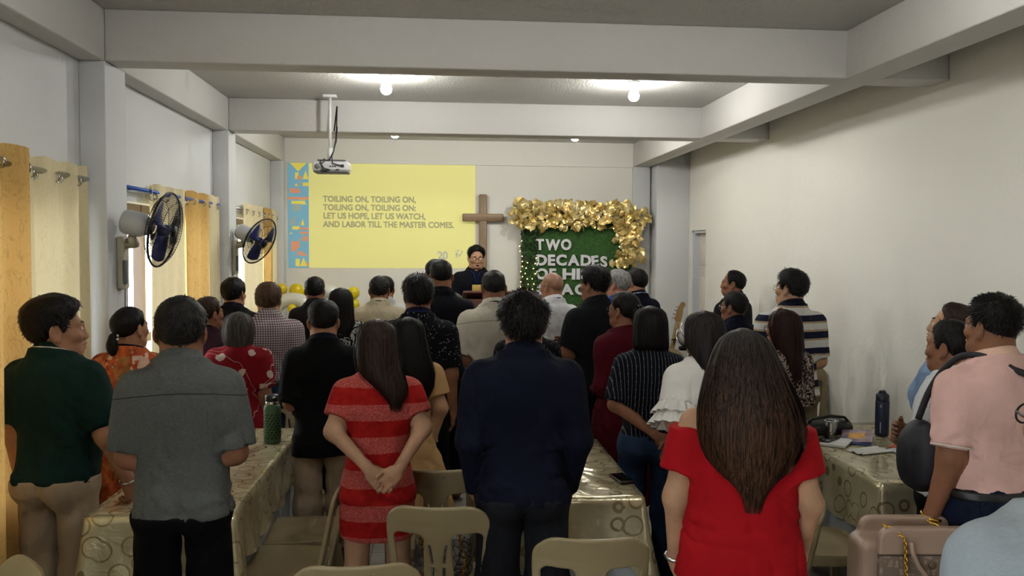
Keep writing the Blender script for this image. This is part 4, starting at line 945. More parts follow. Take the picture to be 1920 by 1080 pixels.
p.top(F['red'], 'off_shoulder_top', sleeve=.66, puff=.012, cuff=.018, hem=.80, drape=.95, loose=.10, fold=.003, seed=34, neck=1.36, neck_slope=.0, lowcut=lambda q: 1.335+.10*np.clip(np.abs(q[:, 0])-.10, 0, .1)+.004*np.sin(q[:, 0]*60), h=.0065); p.trousers(F['black'], seed=35); p.shoes(LEATHER)
p.long_hair(H_BAL, [(-.004, .012, .02, -.012, 0), (.010, .05, .06, -.014, 0), (.03, .078, .088, -.015, 0), (.07, .102, .11, -.02, .0), (.13, .128, .115, -.032, .003), (.20, .155, .10, -.065, .008), (.27, .180, .075, -.115, .012), (.34, .186, .055, -.148, .015), (.40, .178, .045, -.155, .015), (.46, .150, .036, -.158, .016), (.51, .104, .028, -.16, .018), (.55, .058, .018, -.16, .022), (.575, .024, .010, -.16, .026)], seed=34, n=2600, rag=.05, strand=.0017, ycut=.03)
m = MB(); Wp = Vector(p.arms[0][3]+(p.arms[0][3]-p.arms[0][2])*-.06)*p.k; m.tube([Wp+Vector((.034*math.cos(a), .034*math.sin(a), .006*math.sin(a))) for a in np.linspace(0, 2*math.pi, 17)[:-1]], .007, 6, closed=True); m.build('watch', SILV, p.o)
# 27
p = P('man with receding black hair in profile against the bare white wall', 1378, 506, 7.3, 40, arms='front', w=1.02, look=(26, 4), skin='brown', near=True); p.top(F['char'], sleeve=.9, seed=36); p.trousers(F['black']); p.collar(F['char']); p.short_hair(H_BLACK, top=.016, side=.012, rec=.016, seed=36)
# 28
p = P('man with glasses and navy collar in front of the profile man', 1379, 546, 6.1, 20, arms='front', w=1.06, look=(24, 2), near=True, skin='brown'); p.top(F['navyp'], 'polo_shirt', sleeve=.9, seed=37); p.trousers(F['black']); p.collar(F['navytrim'], ht=.05); p.short_hair(H_SALT, top=.018, side=.012, nape=-.07, seed=37); p.glasses(SILV)
# 29
p = P('woman with reddish long hair and headband in small floral blouse', 1470, 579, 4.8, 16, sex='f', w=1.02, arms='front', look=(24, 0), near=True, skin='tan'); p.top(F['smfl'], 'blouse', sleeve=1.5, seed=38); p.trousers(F['black'])
p.long_hair(H_REDBROWN, [(-.004, .012, .02, -.012, 0), (.012, .058, .065, -.014, 0), (.04, .086, .097, -.015, 0), (.1, .098, .11, -.02, 0), (.2, .108, .095, -.04, .0), (.30, .105, .06, -.075, .005), (.38, .09, .045, -.10, .01), (.44, .06, .03, -.11, .01)], seed=38, n=800, rag=.04); p.glasses(SPEC)
m = MB(); m.tube([Vector(q)*p.k for q in p.h2p(np.array([(.1*math.cos(a), .02-.01*math.sin(a), .02+.113*math.sin(a)) for a in np.linspace(.0, math.pi, 20)]))], .006, 6); m.build('headband', plain('dusky_red_headband', '#6b3436', .5), p.hair)
# 30 striped
p = P('man in cream, navy and tan striped polo standing by the white wall', 1487, 506, 5.5, 6, arms='front', w=1.08, bd=1.04, look=(34, 4), near=True, skin='light'); p.top(F['rugby'], 'polo_shirt', sleeve=.9, hem=.88, seed=39, fold=.004); p.trousers(F['khaki'], seed=40); p.collar(F['navytrim'], ht=.05); p.short_hair(H_SALT, top=.03, side=.018, nape=-.075, seed=39, tuft=.028); p.glasses(SILV)
# 31
p = P('woman in pale blue top looking up, half hidden behind the pink polo man', 1800, 567, 3.74, 34, sex='f', w=.98, arms='front', look=(22, 14), near=True, skin='light'); p.top(F['lblue'], 'blouse', sleeve=.9, seed=41); p.trousers(F['ddenim'], 'jeans'); p.collar(F['lblue']); p.face_bits(H_BLACK)
p.short_hair(H_DARK, top=.018, side=.016, nape=-.06, seed=41, lift=.05, bun=[((0, -.10, -.07), (.05, .035, .09)), ((.05, -.03, -.06), (.03, .045, .07))])
# 32
p = P('man in white dotted shirt with folded arms beside the table with the magazines', 1788, 599, 3.42, 42, arms='crossed', w=1.0, look=(-8, 2), near=True, skin='brown', hand_fine=True); p.top(F['dotw'], sleeve=.95, cuff=.024, hem=.90, seed=42); p.trousers(F['black']); p.collar(F['dotw'], ht=.05); p.lanyard(F['lan']); p.short_hair(H_BLACK, top=.020, side=.012, nape=-.072, seed=42, tuft=.016); p.face_bits(H_BLACK); p.shoes(LEATHER)
# 33
p = P('man in pale pink polo with gold watch and dark jeans', 1868, 554, 3.05, 8, arms=(((-.205,-.04,1.10), (-.225,.03,.85), (.1,.15,-1), (1,0,0), 30), 'down'), w=1.02, bd=1.08, belly=.03, look=(12, 3), near=True, skin='brown', hand_fine=True)
p.top(F['pink'], 'polo_shirt', sleeve=.88, cuff=.018, hem=.955, seed=43, fold=.006); p.trousers(F['ddenim'], 'jeans', seed=44); p.band(LEATHER, 'belt', .945, .98, .030); p.collar(F['lpink'], ht=.05); p.short_hair(H_BLACK, top=.026, side=.004, nape=-.045, seed=43, tuft=.026, lift=.6, fade=.06); p.face_bits(H_BLACK); p.shoes(LEATHER)
for sh in [p.arms[0]]:
    ax = _n(sh[3]-sh[2]); u = _n(np.cross(ax, [0, 1, 0])); v = np.cross(ax, u); c = sh[3]-ax*.01
    MB().tube([Vector((c+u*.032*math.cos(a)+v*.036*math.sin(a))*p.k) for a in np.linspace(0, 2*math.pi, 21)[:-1]], .008, 6, closed=True).build('watch', GOLDM, p.o)
for sd, S_, E_, *_ in p.arms:
    ax = _n(E_-S_); u = _n(np.cross(ax, [0, 1, 0])); v = np.cross(ax, u); m = MB()
    m.tube([Vector((S_+(E_-S_)*.845+u*.0685*math.cos(a)+v*.0685*math.sin(a))*p.k) for a in np.linspace(0, 2*math.pi, 25)[:-1]], .0035, 6, closed=True)
    m.build('sleeve_piping', F['cream2'], p.shirt)
# strap of his bag lies over his shoulder
PINK = p
# 34 corner
p = P('man in pale blue-grey shirt and glasses cut off at the corner nearest the camera', 2064, 660, 1.28, 4, arms='down', w=1.06, bd=1.08, look=(4, 4), near=True, skin='tan', H=None); p.top(F['bluegrey'], sleeve=.9, seed=45, h=.006); p.trousers(F['black']); p.collar(F['bluegrey'], ht=.05); p.short_hair(H_SALT, top=.018, side=.008, seed=45); p.glasses(SPEC); p.face_bits(H_BLACK)
# 16 the speaker
p = P('singing man with glasses in black shirt with ID badge behind the lectern', 893, 461, 8.85, 180, arms='table', w=1.08, bd=1.06, belly=.02, look=(6, -5), near=True, skin='light', mouth=True, z0=.2)
p.top(F['navyd'], sleeve=.85, seed=46); p.trousers(F['black']); p.collar(F['navyd'], ht=.055); p.short_hair(H_BLACK, top=.03, side=.014, seed=46, tuft=.024); p.glasses(SPEC, .0011); p.face_bits(H_BLACK); p.lanyard(F['lan'], plain('id_card_print', '#b89a50', .4), 1.30); p.shoes(LEATHER)
MB().ball(Vector(p.h2p([[0, .084, -.074]])[0])*p.k, .0165*p.k, 8, (1, .6, 1.0)).build('mouth', plain('open_mouth', '#2a0f0e', .5), p.o)
# ------------------------------------------------------------------ tables with gold cloths
def gold_cloth_mat():
    t = NT('gold_foil_cloth'); v = t.coord((1, 1, 1))
    d = t.voro(8.5, v, out='Distance', rnd=.8); ring = t.math('LESS_THAN', t.math('ABSOLUTE', t.math('SUBTRACT', d, .36)), .035)
    d2 = t.voro(17, t.coord((1, 1, 1), (3, 1, 2)), out='Distance', rnd=.9); dot = t.math('LESS_THAN', d2, .20)
    base = t.ramp(t.noise(5, 4), [(.3, '#bcb08a'), (.7, '#d6ccaa')])
    c = t.mix(ring, base, '#9d8d66'); c = t.mix(t.math('MULTIPLY', dot, .6), c, '#d9cda8')
    t.bump(t.math('ADD', t.noise(9, 4, None, .55, .5), t.math('MULTIPLY', ring, .12)), .28, .02)
    return t.done(c, t.ramp(t.noise(7, 3), [(.3, (.13,)*3), (.7, (.28,)*3)]), .4, .6)
M_CLOTH = gold_cloth_mat(); M_UNDER = plain('pale_blue_plastic_liner', '#a3a9ad', .55, bump=.2, bscale=9); M_TOP = plain('folding_table_top', '#c9c6bd', .5); M_LEG = plain('black_steel', '#17171a', .4, .6)
def cloth(name, x0, x1, y0, y1, z, drop, mat, label, cat='tablecloth', off=.0, extra=.12, waves=14, seed=0, amp=.012):
    rr = random.Random(seed); cx, cy = (x0+x1)/2, (y0+y1)/2; hx, hy = (x1-x0)/2+off, (y1-y0)/2+off; r = .02
    pts = []
    for (sx, sy, a0) in [(1, -1, -90), (1, 1, 0), (-1, 1, 90), (-1, -1, 180)]:
        for k in range(6):
            a = math.radians(a0+90*k/5); pts.append((sx*(hx-r)+r*math.cos(a), sy*(hy-r)+r*math.sin(a), math.cos(a), math.sin(a), k/5))
    ring = []
    m = len(pts)
    for i in range(m):
        a, b = pts[i], pts[(i+1) % m]; L = math.hypot(b[0]-a[0], b[1]-a[1]); n = max(1, int(L/.03))
        for k in range(n):
            u = k/n; nx, ny = a[2]*(1-u)+b[2]*u, a[3]*(1-u)+b[3]*u; l = math.hypot(nx, ny) or 1
            ring.append((a[0]+(b[0]-a[0])*u, a[1]+(b[1]-a[1])*u, nx/l, ny/l))
    N = len(ring); phs = [rr.uniform(0, 6) for _ in range(4)]
    V = []; F = []; rows = 12
    for j in range(rows+1):
        v = j/rows
        for i, (px, py, nx, ny) in enumerate(ring):
            dc = min(math.hypot(abs(px)-hx, abs(py)-hy), .3); corner = max(0, 1-dc/.16)
            s_ = 2*math.pi*i/N; w = math.sin(s_*waves+phs[0])+.6*math.sin(s_*waves*2.3+phs[1])+.5*math.sin(s_*5+phs[2])
            dr = drop+extra*corner**1.5+.012*math.sin(s_*9+phs[3])
            o = v*v*(amp*w+.012) + corner*v*.055 + .003
            if v == 0: o = 0
            V.append((px+nx*o, py+ny*o, z-dr*v - (.004 if v > 0 else 0)))
    for j in range(rows):
        for i in range(N): k = (i+1) % N; F.append((j*N+i, (j+1)*N+i, (j+1)*N+k, j*N+k))
    # top as inset rings with slight undulation
    base = 0; prev = list(range(N))
    for q in (.9, .7, .45, .2):
        st = len(V)
        for (px, py, nx, ny) in ring: V.append((px*(1-(1-q)), py*(1-(1-q)), z+.002*math.sin(px*23+py*11+seed)+.0012*math.sin(py*31)))
        cur = list(range(st, st+N))
        for i in range(N): k = (i+1) % N; F.append((prev[i], prev[k], cur[k], cur[i]))
        prev = cur
    st = len(V); V.append((0, 0, z)); 
    for i in range(N): F.append((prev[i], prev[(i+1) % N], st))
    mb = MB(); mb.add(V, F, True); o = mb.build(name, mat); o.location = (cx, cy, 0)
    return tag(o, label, cat)
def table(x0, x1, y0, y1, label, clabel, ulabel, seed, drop=.25):
    cx, cy = (x0+x1)/2, (y0+y1)/2; hx, hy = (x1-x0)/2, (y1-y0)/2
    t = empty('folding_table', (cx, cy, 0), 0, label, 'table', 'folding tables under gold cloths')
    MB().rbox((-hx, -hy, .695), (hx, hy, .735), .012).build('tabletop', M_TOP, t)
    for sy in (-1, 1):
        for sx in (-1, 1): MB().tube([(sx*(hx-.09), sy*(hy-.12), .695), (sx*(hx-.09), sy*(hy-.17), .012), (sx*(hx-.09), sy*(hy-.17), 0)], .016, 8).build('leg', M_LEG, t)
        MB().tube([(-(hx-.09), sy*(hy-.15), .25), ((hx-.09), sy*(hy-.15), .25)], .012, 8).build('crossbar', M_LEG, t)
    if ulabel: cloth('table_liner', x0, x1, y0, y1, .7395, drop+.20, M_UNDER, ulabel, 'table liner', .004, .10, 11, seed+5, .006)
    return cloth('tablecloth', x0, x1, y0, y1, .748, drop, M_CLOTH, clabel, 'tablecloth', .014, .13, 14, seed)
table(-1.44, -.86, 3.62, 5.32, 'long folding table under gold cloth beside the windows, green bottle on it', 'gold foil tablecloth with circles on the table holding the green bottle', 'pale plastic liner hanging below the gold cloth by the curtains', 1)
table(.32, .92, 3.74, 4.92, 'folding table under gold cloth behind the big man in navy', 'gold foil tablecloth under the single black phone near the pinstripe woman', 'pale plastic liner hanging under the gold cloth with the lone phone', 2)
table(2.13, 2.84, 3.88, 5.28, 'folding table under gold cloth against the blank white wall, blue bottle on it', 'gold foil tablecloth under the magazines and blue bottle by the wall', 'pale liner under the gold cloth beside the white wall', 3, .27)
TZ = .752
# ------------------------------------------------------------------ beige plastic chairs
M_CHAIR = plain('beige_moulded_plastic', '#908160', .38, noise=.05, nscale=3); M_INK = plain('black_marker_ink', '#1a1814', .7)
def chair_meshes():
    TH = math.radians(13); c, s_ = math.cos(TH), math.sin(TH)
    def back(p):   # panel coords: u across, v up the reclined back, w through it
        y = p[:, 1]+.19; z = p[:, 2]-.42; v = z*c-y*s_; w = y*c+z*s_; u = p[:, 0]
        w = w - .9*(u*u-.018) + .12*np.clip(v-.36, 0, 1)**1.0
        hw = .195+.02*np.clip(v/.4, 0, 1) - .012*np.clip((v-.3)/.12, 0, 1)**2
        q = np.stack([np.abs(u)-hw+.09, np.abs(v-.215)-.235+.09], 1)
        d = np.sqrt((np.maximum(q, 0)**2).sum(1))+np.minimum(q.max(1), 0)-.09
        ua = np.abs(u); cx = .108; tw = .045+.018*np.clip((v-.02)/.3, 0, 1)
        q2 = np.stack([np.abs(ua-cx-.010*v/.3)-tw+.03, np.abs(v-.155)-.17+.03], 1); hole = np.sqrt((np.maximum(q2, 0)**2).sum(1))+np.minimum(q2.max(1), 0)-.03
        d = np.maximum(d, -hole)
        sl = np.abs(ua-(.022+.7*(v-.155)**2*1.2))-.0042; sl = np.maximum(sl, np.abs(v-.155)-.125); sl = np.maximum(sl, -(np.abs(np.abs(v-.155)-.03)-.008)) 
        d = np.maximum(d, -sl)
        t = .0095+.004*np.clip((-d-.0)/.02, 0, 1)*0
        return smax(d, np.abs(w)-t, .006)
    V, F = nets(back, (-.25, -.36, .40), (.25, -.06, .90), .0055)
    bk = np_mesh('chair_backrest', V, F)
    def seat(p):
        x, y, z = p.T; hw = .205-.03*np.clip((-y)/.2, 0, 1); q = np.stack([np.abs(x)-hw+.06, np.abs(y-.01)-.205+.06], 1)
        d2 = np.sqrt((np.maximum(q, 0)**2).sum(1))+np.minimum(q.max(1), 0)-.06
        zz = z-(.438-.012*np.exp(-(x*x+(y)**2)/.02)-.35*np.clip(y-.17, 0, 1)); top = np.abs(zz)-.006
        skirt = np.maximum(np.abs(d2+.006)-.006, np.abs(z-.415)-.028)
        return np.minimum(np.maximum(d2, top), skirt)
    V, F = nets(seat, (-.24, -.24, .36), (.24, .25, .47), .0055)
    st = np_mesh('chair_seat', V, F)
    legs = []
    for sx, sy in ((-1, 1), (1, 1), (-1, -1), (1, -1)):
        m = MB(); x0, y0 = sx*.172, (.175 if sy > 0 else -.165); x1, y1 = sx*.205, (.205 if sy > 0 else -.235)
        T = []; 
        for (x, y, z, a) in ((x0, y0, .43, .034), (x1, y1, 0, .018)):
            T += [(x-sx*a, y-sy*a*1.1, z), (x+sx*.012, y-sy*a*1.1, z), (x+sx*.012, y+sy*.012, z), (x-sx*a, y+sy*.012, z)]
        m.add(T, [(0, 1, 2, 3), (7, 6, 5, 4), (0, 4, 5, 1), (1, 5, 6, 2), (2, 6, 7, 3), (3, 7, 4, 0)]); bm = bmesh.new()
        o = m.build('leg', M_CHAIR); bm.from_mesh(o.data); bmesh.ops.bevel(bm, geom=list(bm.edges), offset=.005, segments=2, affect='EDGES'); bm.normal_update(); bm.to_mesh(o.data); bm.free()
        legs.append(o)
    return bk, st, legs
_bk, _st, _legs = chair_meshes()
_bk.materials.append(M_CHAIR); _st.materials.append(M_CHAIR)
CH = bpy.data.objects.new('plastic_chair', None); COL.objects.link(CH); CH['category'] = 'chair'; CH['group'] = 'beige stackable plastic chairs'
for n, me in (('backrest', _bk), ('seat', _st)):
    o = bpy.data.objects.new(n, me); COL.objects.link(o); o.parent = CH
for o in _legs: o.parent = CH
ink = text_mesh('CCC', .034, .0008, .0, 1.3, 1, 'CENTER'); ink.materials.append(M_INK)
_first = [True]
def chair(x, y, rz, label, z=0, mark=False):
    if _first[0]: r = CH; _first[0] = False; kids = list(CH.children)
    else:
        r = CH.copy(); COL.objects.link(r); kids = []
        for ch in list(CH.children):
            if ch.name.startswith('marker'): continue
            q = ch.copy(); COL.objects.link(q); q.parent = r
    r.location = (x, y, z); r.rotation_euler = (0, 0, math.radians(rz)); r['label'] = label
    if mark:
        for q in r.children:
            if q.name.startswith('backrest'):
                o = bpy.data.objects.new('marker_lettering', ink); COL.objects.link(o); o.parent = q
                o.location = (.01, -.3155, .818); o.rotation_euler = (math.radians(90-13-6), 0, 0)
    return r
chair(.565, 3.22, -4, 'beige plastic chair behind the gold table with the lone phone, backrest toward camera')
chair(.04, 3.62, -8, 'beige plastic chair with the snakeskin handbag on its seat')
chair(-.27, 3.02, 2, 'beige plastic chair nearest the red banded dress, lettered CCC, cut off below', mark=True)
chair(.02, 4.18, -6, 'beige plastic chair lettered CCC between the tan dress and the big man in navy', mark=True)
chair(-.69, 3.90, 88, 'beige plastic chair seen from the side, tucked toward the gold table by the red dress')
chair(-.66, 4.34, 92, 'beige plastic chair just beyond the sideways one, beside the young man in black polo')
chair(-1.52, 2.60, 128, 'beige plastic chair turned askew at the bottom corner below the beige trousers')
chair(-1.57, 4.16, -90, 'beige plastic chair between the curtain and the green bottle table')
chair(-.98, 5.64, 180, 'beige plastic chair at the far end of the green bottle table')
chair(1.86, 3.98, -90, 'beige plastic chair facing the magazine table beside the woman in red')
chair(1.26, 3.42, 90, 'beige plastic chair half hidden behind the elbow of the woman in red')
for k in range(3): chair(2.64, 5.98-.02*k, 165, ['beige plastic chair, bottom of the stack against the white wall', 'beige plastic chair, middle of the stack against the white wall', 'beige plastic chair, topmost of the stack behind the striped polo'][k], z=.075*k)
chair(2.32, 8.15, 190, 'beige plastic chair beside the bass guitar, mostly hidden by the crowd')
# ------------------------------------------------------------------ things on the tables
def bottle(px, py, r, h, label, mat, lidm, style):
    q = at_z(px, py, TZ); t = empty('water_bottle', (q[0], q[1], TZ), 0, label, 'bottle')
    if style == 'green':
        hb = h*.80
        b = MB().lathe([(r*.9, 0), (r, .006), (r, hb*.86), (r*.93, hb*.95), (r*.80, hb)], 32).build('sleeve', mat, t)
        m = MB()
        for j in range(9):
            for i in range(13):
                a = 2*math.pi*i/13 + (j % 2)*.24; z = hb*(.14+.075*j)
                M = Matrix.Rotation(a, 4, 'Z') @ Matrix.Translation((r*1.002, 0, z)) @ Matrix.Rotation(math.radians(30), 4, 'X')
                m.rbox((-.0006, -.0075, -.0033), (.0008, .0075, .0033), .0006, 1, M)
        m.build('slot_pattern', plain('dark_slots', '#10130f', .7), b)
        MB().lathe([(r*.78, hb), (r*.80, hb+.004), (r*.80, hb+.014), (r*.78, hb+.016)], 32).build('neck_ring', M_STEEL, t)
        l = MB().lathe([(r*.78, hb+.016), (r*.82, hb+.02), (r*.82, h-.004), (r*.76, h)], 32).build('lid', lidm, t)
        MB().tube([(r*.2, -r*.86, h-.012), (r*.5, -r*.78, h-.012)], .006, 8).build('loop', M_STEEL, l)
    else:
        hb = h*.76
        MB().lathe([(r*.92, 0), (r, .006), (r, hb), (r*.97, hb+.004)], 32).build('body', mat, t)
        MB().lathe([(r*.93, hb+.004), (r*.95, hb+.01), (r*.95, hb+.04), (r*.7, hb+.05), (r*.45, hb+.052), (r*.45, h-.006), (r*.40, h)], 32).build('lid', lidm, t)
        MB().tube([(-r*.5, 0, hb+.05), (-r*.52, 0, h-.002), (r*.3, 0, h), (r*.5, 0, hb+.05)], .0045, 8).build('carry_loop', lidm, t)
        M = Matrix.Rotation(math.radians(-40), 4, 'Z')
        MB().box((-.003, -r-.0012, .02), (.003, -r-.0002, .085), M).box((-.004, -r-.0012, hb-.03), (.004, -r-.0002, hb-.015), M).build('logo_mark', plain('pale_print', '#8f97ab', .5), t)
bottle(511, 829, .048, .275, 'green slotted-sleeve water bottle with black lid on the gold table', plain('olive_green_silicone', '#3f5f36', .6), plain('black_lid', '#15161a', .35), 'green')
bottle(1653, 816, .040, .27, 'tall dark navy water bottle with spout lid by the white wall', plain('navy_powder_coat', '#131b34', .5), plain('navy_lid', '#0f1528', .45), 'blue')
def phone(x, y, rz, label, z=TZ):
    t = empty('smartphone', (x, y, z), rz, label, 'phone'); MB().rbox((-.038, -.08, 0), (.038, .08, .009), .004).build('case', plain('black_phone_case', '#101012', .35), t)
    MB().rbox((-.034, -.075, .0088), (.034, .075, .0098), .001).build('screen', plain('dark_phone_glass', '#060608', .08), t)
q = at_z(1166, 898, TZ); phone(q[0], q[1], math.radians(10), 'black phone lying alone on the gold table beside the pinstripe woman')
nb = at_z(1563, 830, TZ); nbz = .014
def notebook():
    t = empty('notebook', (nb[0], nb[1]-.02, TZ), math.radians(-38), 'white notebook lying under a phone on the table by the wall', 'notebook')
    MB().rbox((-.075, -.105, .001), (.075, .105, .012), .002).build('pages', plain('paper_edges', '#d2d0c8', .8), t)
    MB().rbox((-.078, -.108, .0118), (.078, .108, .014), .001).build('cover', plain('white_card', '#d8d8d6', .55), t)
notebook(); phone(nb[0]-.03, nb[1]+.01, math.radians(-50), 'black phone lying on the white notebook', TZ+.0142)
q = at_z(1558, 818, TZ); t = empty('plastic_cup', (q[0], q[1], TZ), 0, 'clear plastic cup standing behind the white notebook', 'cup')
def clear_mat():
    t = NT('clear_plastic'); tr = t.node('ShaderNodeBsdfTransparent'); gl = t.node('ShaderNodeBsdfGlossy'); gl.inputs['Roughness'].default_value = .1; mx = t.node('ShaderNodeMixShader'); mx.inputs[0].default_value = .22
    t.put(tr, 0, (.92, .92, .9, 1)); t.t.links.new(tr.outputs[0], mx.inputs[1]); t.t.links.new(gl.outputs[0], mx.inputs[2]); t.t.links.new(mx.outputs[0], t.out.inputs[0]); return t.m
MB().lathe([(.026, .001), (.0385, .095), (.0375, .095), (.025, .003)], 28, cap=False).build('cup_wall', clear_mat(), t)
MB().tube([(.039*math.cos(a), .039*math.sin(a), .095) for a in np.linspace(0, 2*math.pi, 29)[:-1]], .002, 6, closed=True).build('rim', plain('frosted_rim', '#cfcfcc', .4), t)
def mag_mat():
    t = NT('printed_magazine_cover'); x = t.xyz(); n = t.ramp(t.noise(14, 4), [(.3, '#4c4570'), (.5, '#8a6f86'), (.7, '#b9a6a0')])
    a = t.math('LESS_THAN', t.math('ABSOLUTE', x[0]), .045); b = t.math('LESS_THAN', t.math('ABSOLUTE', x[1]), .05); return t.done(t.mix(t.math('MULTIPLY', a, b), n, t.ramp(t.noise(40, 3), [(.45, '#d9a52a'), (.6, '#c98a3a')])), .35)
q = at_z(1607, 826, TZ)
t = empty('magazine', (q[0], q[1], TZ), math.radians(-35), 'blue covered magazine beneath the purple one', 'magazine', 'magazines by the notebook'); MB().rbox((-.08, -.11, 0), (.08, .11, .006), .001).build('cover', plain('blue_glossy_cover', '#2f4f8f', .3, noise=.4, nscale=18), t)
t = empty('magazine', (q[0]+.01, q[1]+.02, TZ+.0085), math.radians(-25), 'purple and yellow magazine on top of the blue one', 'magazine', 'magazines by the notebook'); t.rotation_euler = (math.radians(7), math.radians(-5), math.radians(-28)); MB().rbox((-.085, -.115, .012), (.085, .115, .017), .001).build('cover', mag_mat(), t)
q = at_z(1632, 846, TZ)
def cl(u, v):
    x = (u-.5)*.22; y = (v-.5)*.12; return (x, y, .006+.014*max(0, math.sin(u*7+v*5))*math.sin(math.pi*u)*math.sin(math.pi*v)+.004*math.sin(v*13))
o = MB().grid(cl, 26, 18).build('face_towel', plain('white_towelling', '#d9d8d4', .9, bump=.3, bscale=200)); o.location = (q[0], q[1], TZ); o.rotation_euler = (0, 0, .3); md = o.modifiers.new('thick', 'SOLIDIFY'); md.thickness = .006
tag(o, 'crumpled white towel at the front of the magazines', 'towel')
q = at_z(1690, 838, TZ); t = empty('snack_packet', (q[0]-.02, q[1], TZ), .6, 'small orange snack packet near the folded arms in white', 'packet'); MB().grid(lambda u, v: ((u-.5)*.11, (v-.5)*.08, .004+.014*math.sin(math.pi*u)*math.sin(math.pi*v)), 10, 8).grid(lambda u, v: ((u-.5)*.11, (v-.5)*.08, .002), 10, 8, flip=True).build('wrapper', plain('orange_foil', '#b9562c', .35, noise=.3, nscale=30), t)
q = at_z(1702, 848, TZ); o = MB().rbox((-.07, -.1, 0), (.07, .1, .003), .001).build('paper_sheet', plain('white_paper', '#c9ccd0', .7)); o.location = (q[0], q[1], TZ); o.rotation_euler = (0, 0, .5); tag(o, 'white paper sheet beside the orange packet', 'paper')
q = at_z(1545, 808, TZ); o = MB().rbox((-.12, -.09, 0), (.12, .09, .003), .001).build('paper_sheet', plain('white_paper_b', '#d0d1d2', .7)); o.location = (q[0]+.03, q[1], TZ); o.rotation_euler = (0, 0, -.2); tag(o, 'white paper sheet lying behind the clear cup', 'paper')
q = at_z(452, 846, TZ); o = MB().rbox((-.05, -.07, 0), (.05, .07, .05), .003).build('tissue_box', plain('white_blue_card', '#b9bccb', .6)); o.location = (q[0]-.03, q[1], TZ); o.rotation_euler = (0, 0, .2); tag(o, 'small white box beside the arm of the man in grey', 'box')
# black bag on the far end of that table
q = (2.36, 5.0); t = empty('shoulder_bag', (q[0], q[1], TZ), .15, 'black leather shoulder bag slumped on the magazine table', 'bag')
def bagf(p): return smin(ell(p, (0, 0, .045), (.16, .09, .05)), rboxd(p, (0, -.02, .03), (.15, .07, .03), .02), .03)+.006*(vnoise(p, (22, 22, 30), 2)-.5)-np.float32(0)
V, F_ = nets(lambda p: np.maximum(bagf(p), -p[:, 2]), (-.22, -.14, -.02), (.22, .14, .14), .008); link('body', np_mesh('bag_body', V, F_), LEATHER, t)
MB().tube([(-.14, -.03, .06), (-.12, -.06, .10), (0, -.07, .115), (.1, -.06, .10), (.17, -.02, .05)], .009, 8).build('strap', LEATHER, t); MB().ball((.02, -.095, .05), .008, 6, (1, .4, 1)).build('clasp', SILV, t)
# snakeskin bag on the chair seat
def snake_mat():
    t = NT('snakeskin'); d = t.voro(42, t.coord((1, 1, .8)), feature='DISTANCE_TO_EDGE'); n = t.noise(7, 3, None, .5, 1)
    c = t.ramp(n, [(.35, '#2e2c2d'), (.5, '#777370'), (.65, '#a19c98')]); c = t.mix(t.math('LESS_THAN', d, .05), c, '#1c1b1c'); t.bump(d, .3, .004); return t.done(c, .4)
t = empty('handbag', (.03, 3.66, .449), math.radians(-8), 'snakeskin handbag with gold chains on a chair seat', 'handbag')
V, F_ = nets(lambda p: smax(rboxd(p, (0, 0, .10), (.125-.0, .052, .10), .035), -p[:, 2], .01)+.004*(vnoise(p, (16, 16, 16))-.5), (-.16, -.09, -.02), (.16, .09, .24), .006); link('body', np_mesh('handbag_body', V, F_), snake_mat(), t)
for sx in (-1, 1):
    m = MB()
    for i in range(17):
        z = .01+.0125*i; M = Matrix.Translation((sx*.085+.012*math.sin(i*.3), -.058-.004*math.sin(i*.4), z)) @ Matrix.Rotation(math.radians(90), 4, 'X') @ Matrix.Rotation(math.radians(0 if i % 2 else 80), 4, 'Y')
        m.tube([(M @ Vector((.0065*math.cos(a), .010*math.sin(a), 0)))[:] for a in np.linspace(0, 2*math.pi, 11)[:-1]], .0024, 5, closed=True)
    m.build('chain', GOLDM, t)
# taupe handbag in front, on a stool
st = empty('plastic_stool', (1.78, 2.98, 0), 0, 'beige plastic stool under the taupe handbag', 'stool')
MB().rbox((-.17, -.15, .42), (.17, .15, .46), .02).build('seat', M_CHAIR, st)
for sx in (-1, 1):
    for sy in (-1, 1): MB().tube([(sx*.14, sy*.12, .425), (sx*.17, sy*.15, 0)], [.022, .015], 8).build('leg', M_CHAIR, st)
def mono_mat():
    t = NT('taupe_geometric_canvas'); v = t.coord((1, 1, 1)); x = t.xyz(v)
    d = t.voro(34, t.coord((1, .2, 1)), feature='DISTANCE_TO_EDGE', rnd=.35); d2 = t.voro(68, t.coord((1, .2, 1)), out='Distance', rnd=.2); ln = t.math('LESS_THAN', d, .10); rg = t.math('LESS_THAN', t.math('ABSOLUTE', t.math('SUBTRACT', d2, .3)), .07)
    return t.done(t.mix(t.math('MAXIMUM', ln, rg), '#94806f', '#6d5c4e'), .6)
M_TAUPE = plain('taupe_leather', '#9a8271', .42, bump=.08, bscale=180)
t = empty('handbag', (1.78, 2.97, .461), math.radians(-4), 'large taupe structured handbag with gold chain handles', 'handbag')
W_, Hh = .172, .39
def panel(y0, y1, z0, z1, r, x0=-W_, x1=W_):
    return MB().rbox((x0, y0, z0), (x1, y1, z1), r, 4)
panel(-.055, -.02, 0, Hh-.085, .012).build('front_panel', mono_mat(), t)
def rtop(p): 
    q = np.stack([np.abs(p[:, 0])-W_-.003+.05, np.abs(p[:, 2]-.20)-.20+.05], 1); d = np.sqrt((np.maximum(q, 0)**2).sum(1))+np.minimum(q.max(1), 0)-.05
    return smax(d, np.abs(p[:, 1]+.04)-.020, .008)
V, F_ = nets(lambda p: np.maximum(rtop(p), (Hh-.090)-p[:, 2]), (-.2, -.09, .26), (.2, .03, .45), .005); link('top_band', np_mesh('bag_band', V, F_), M_TAUPE, t)
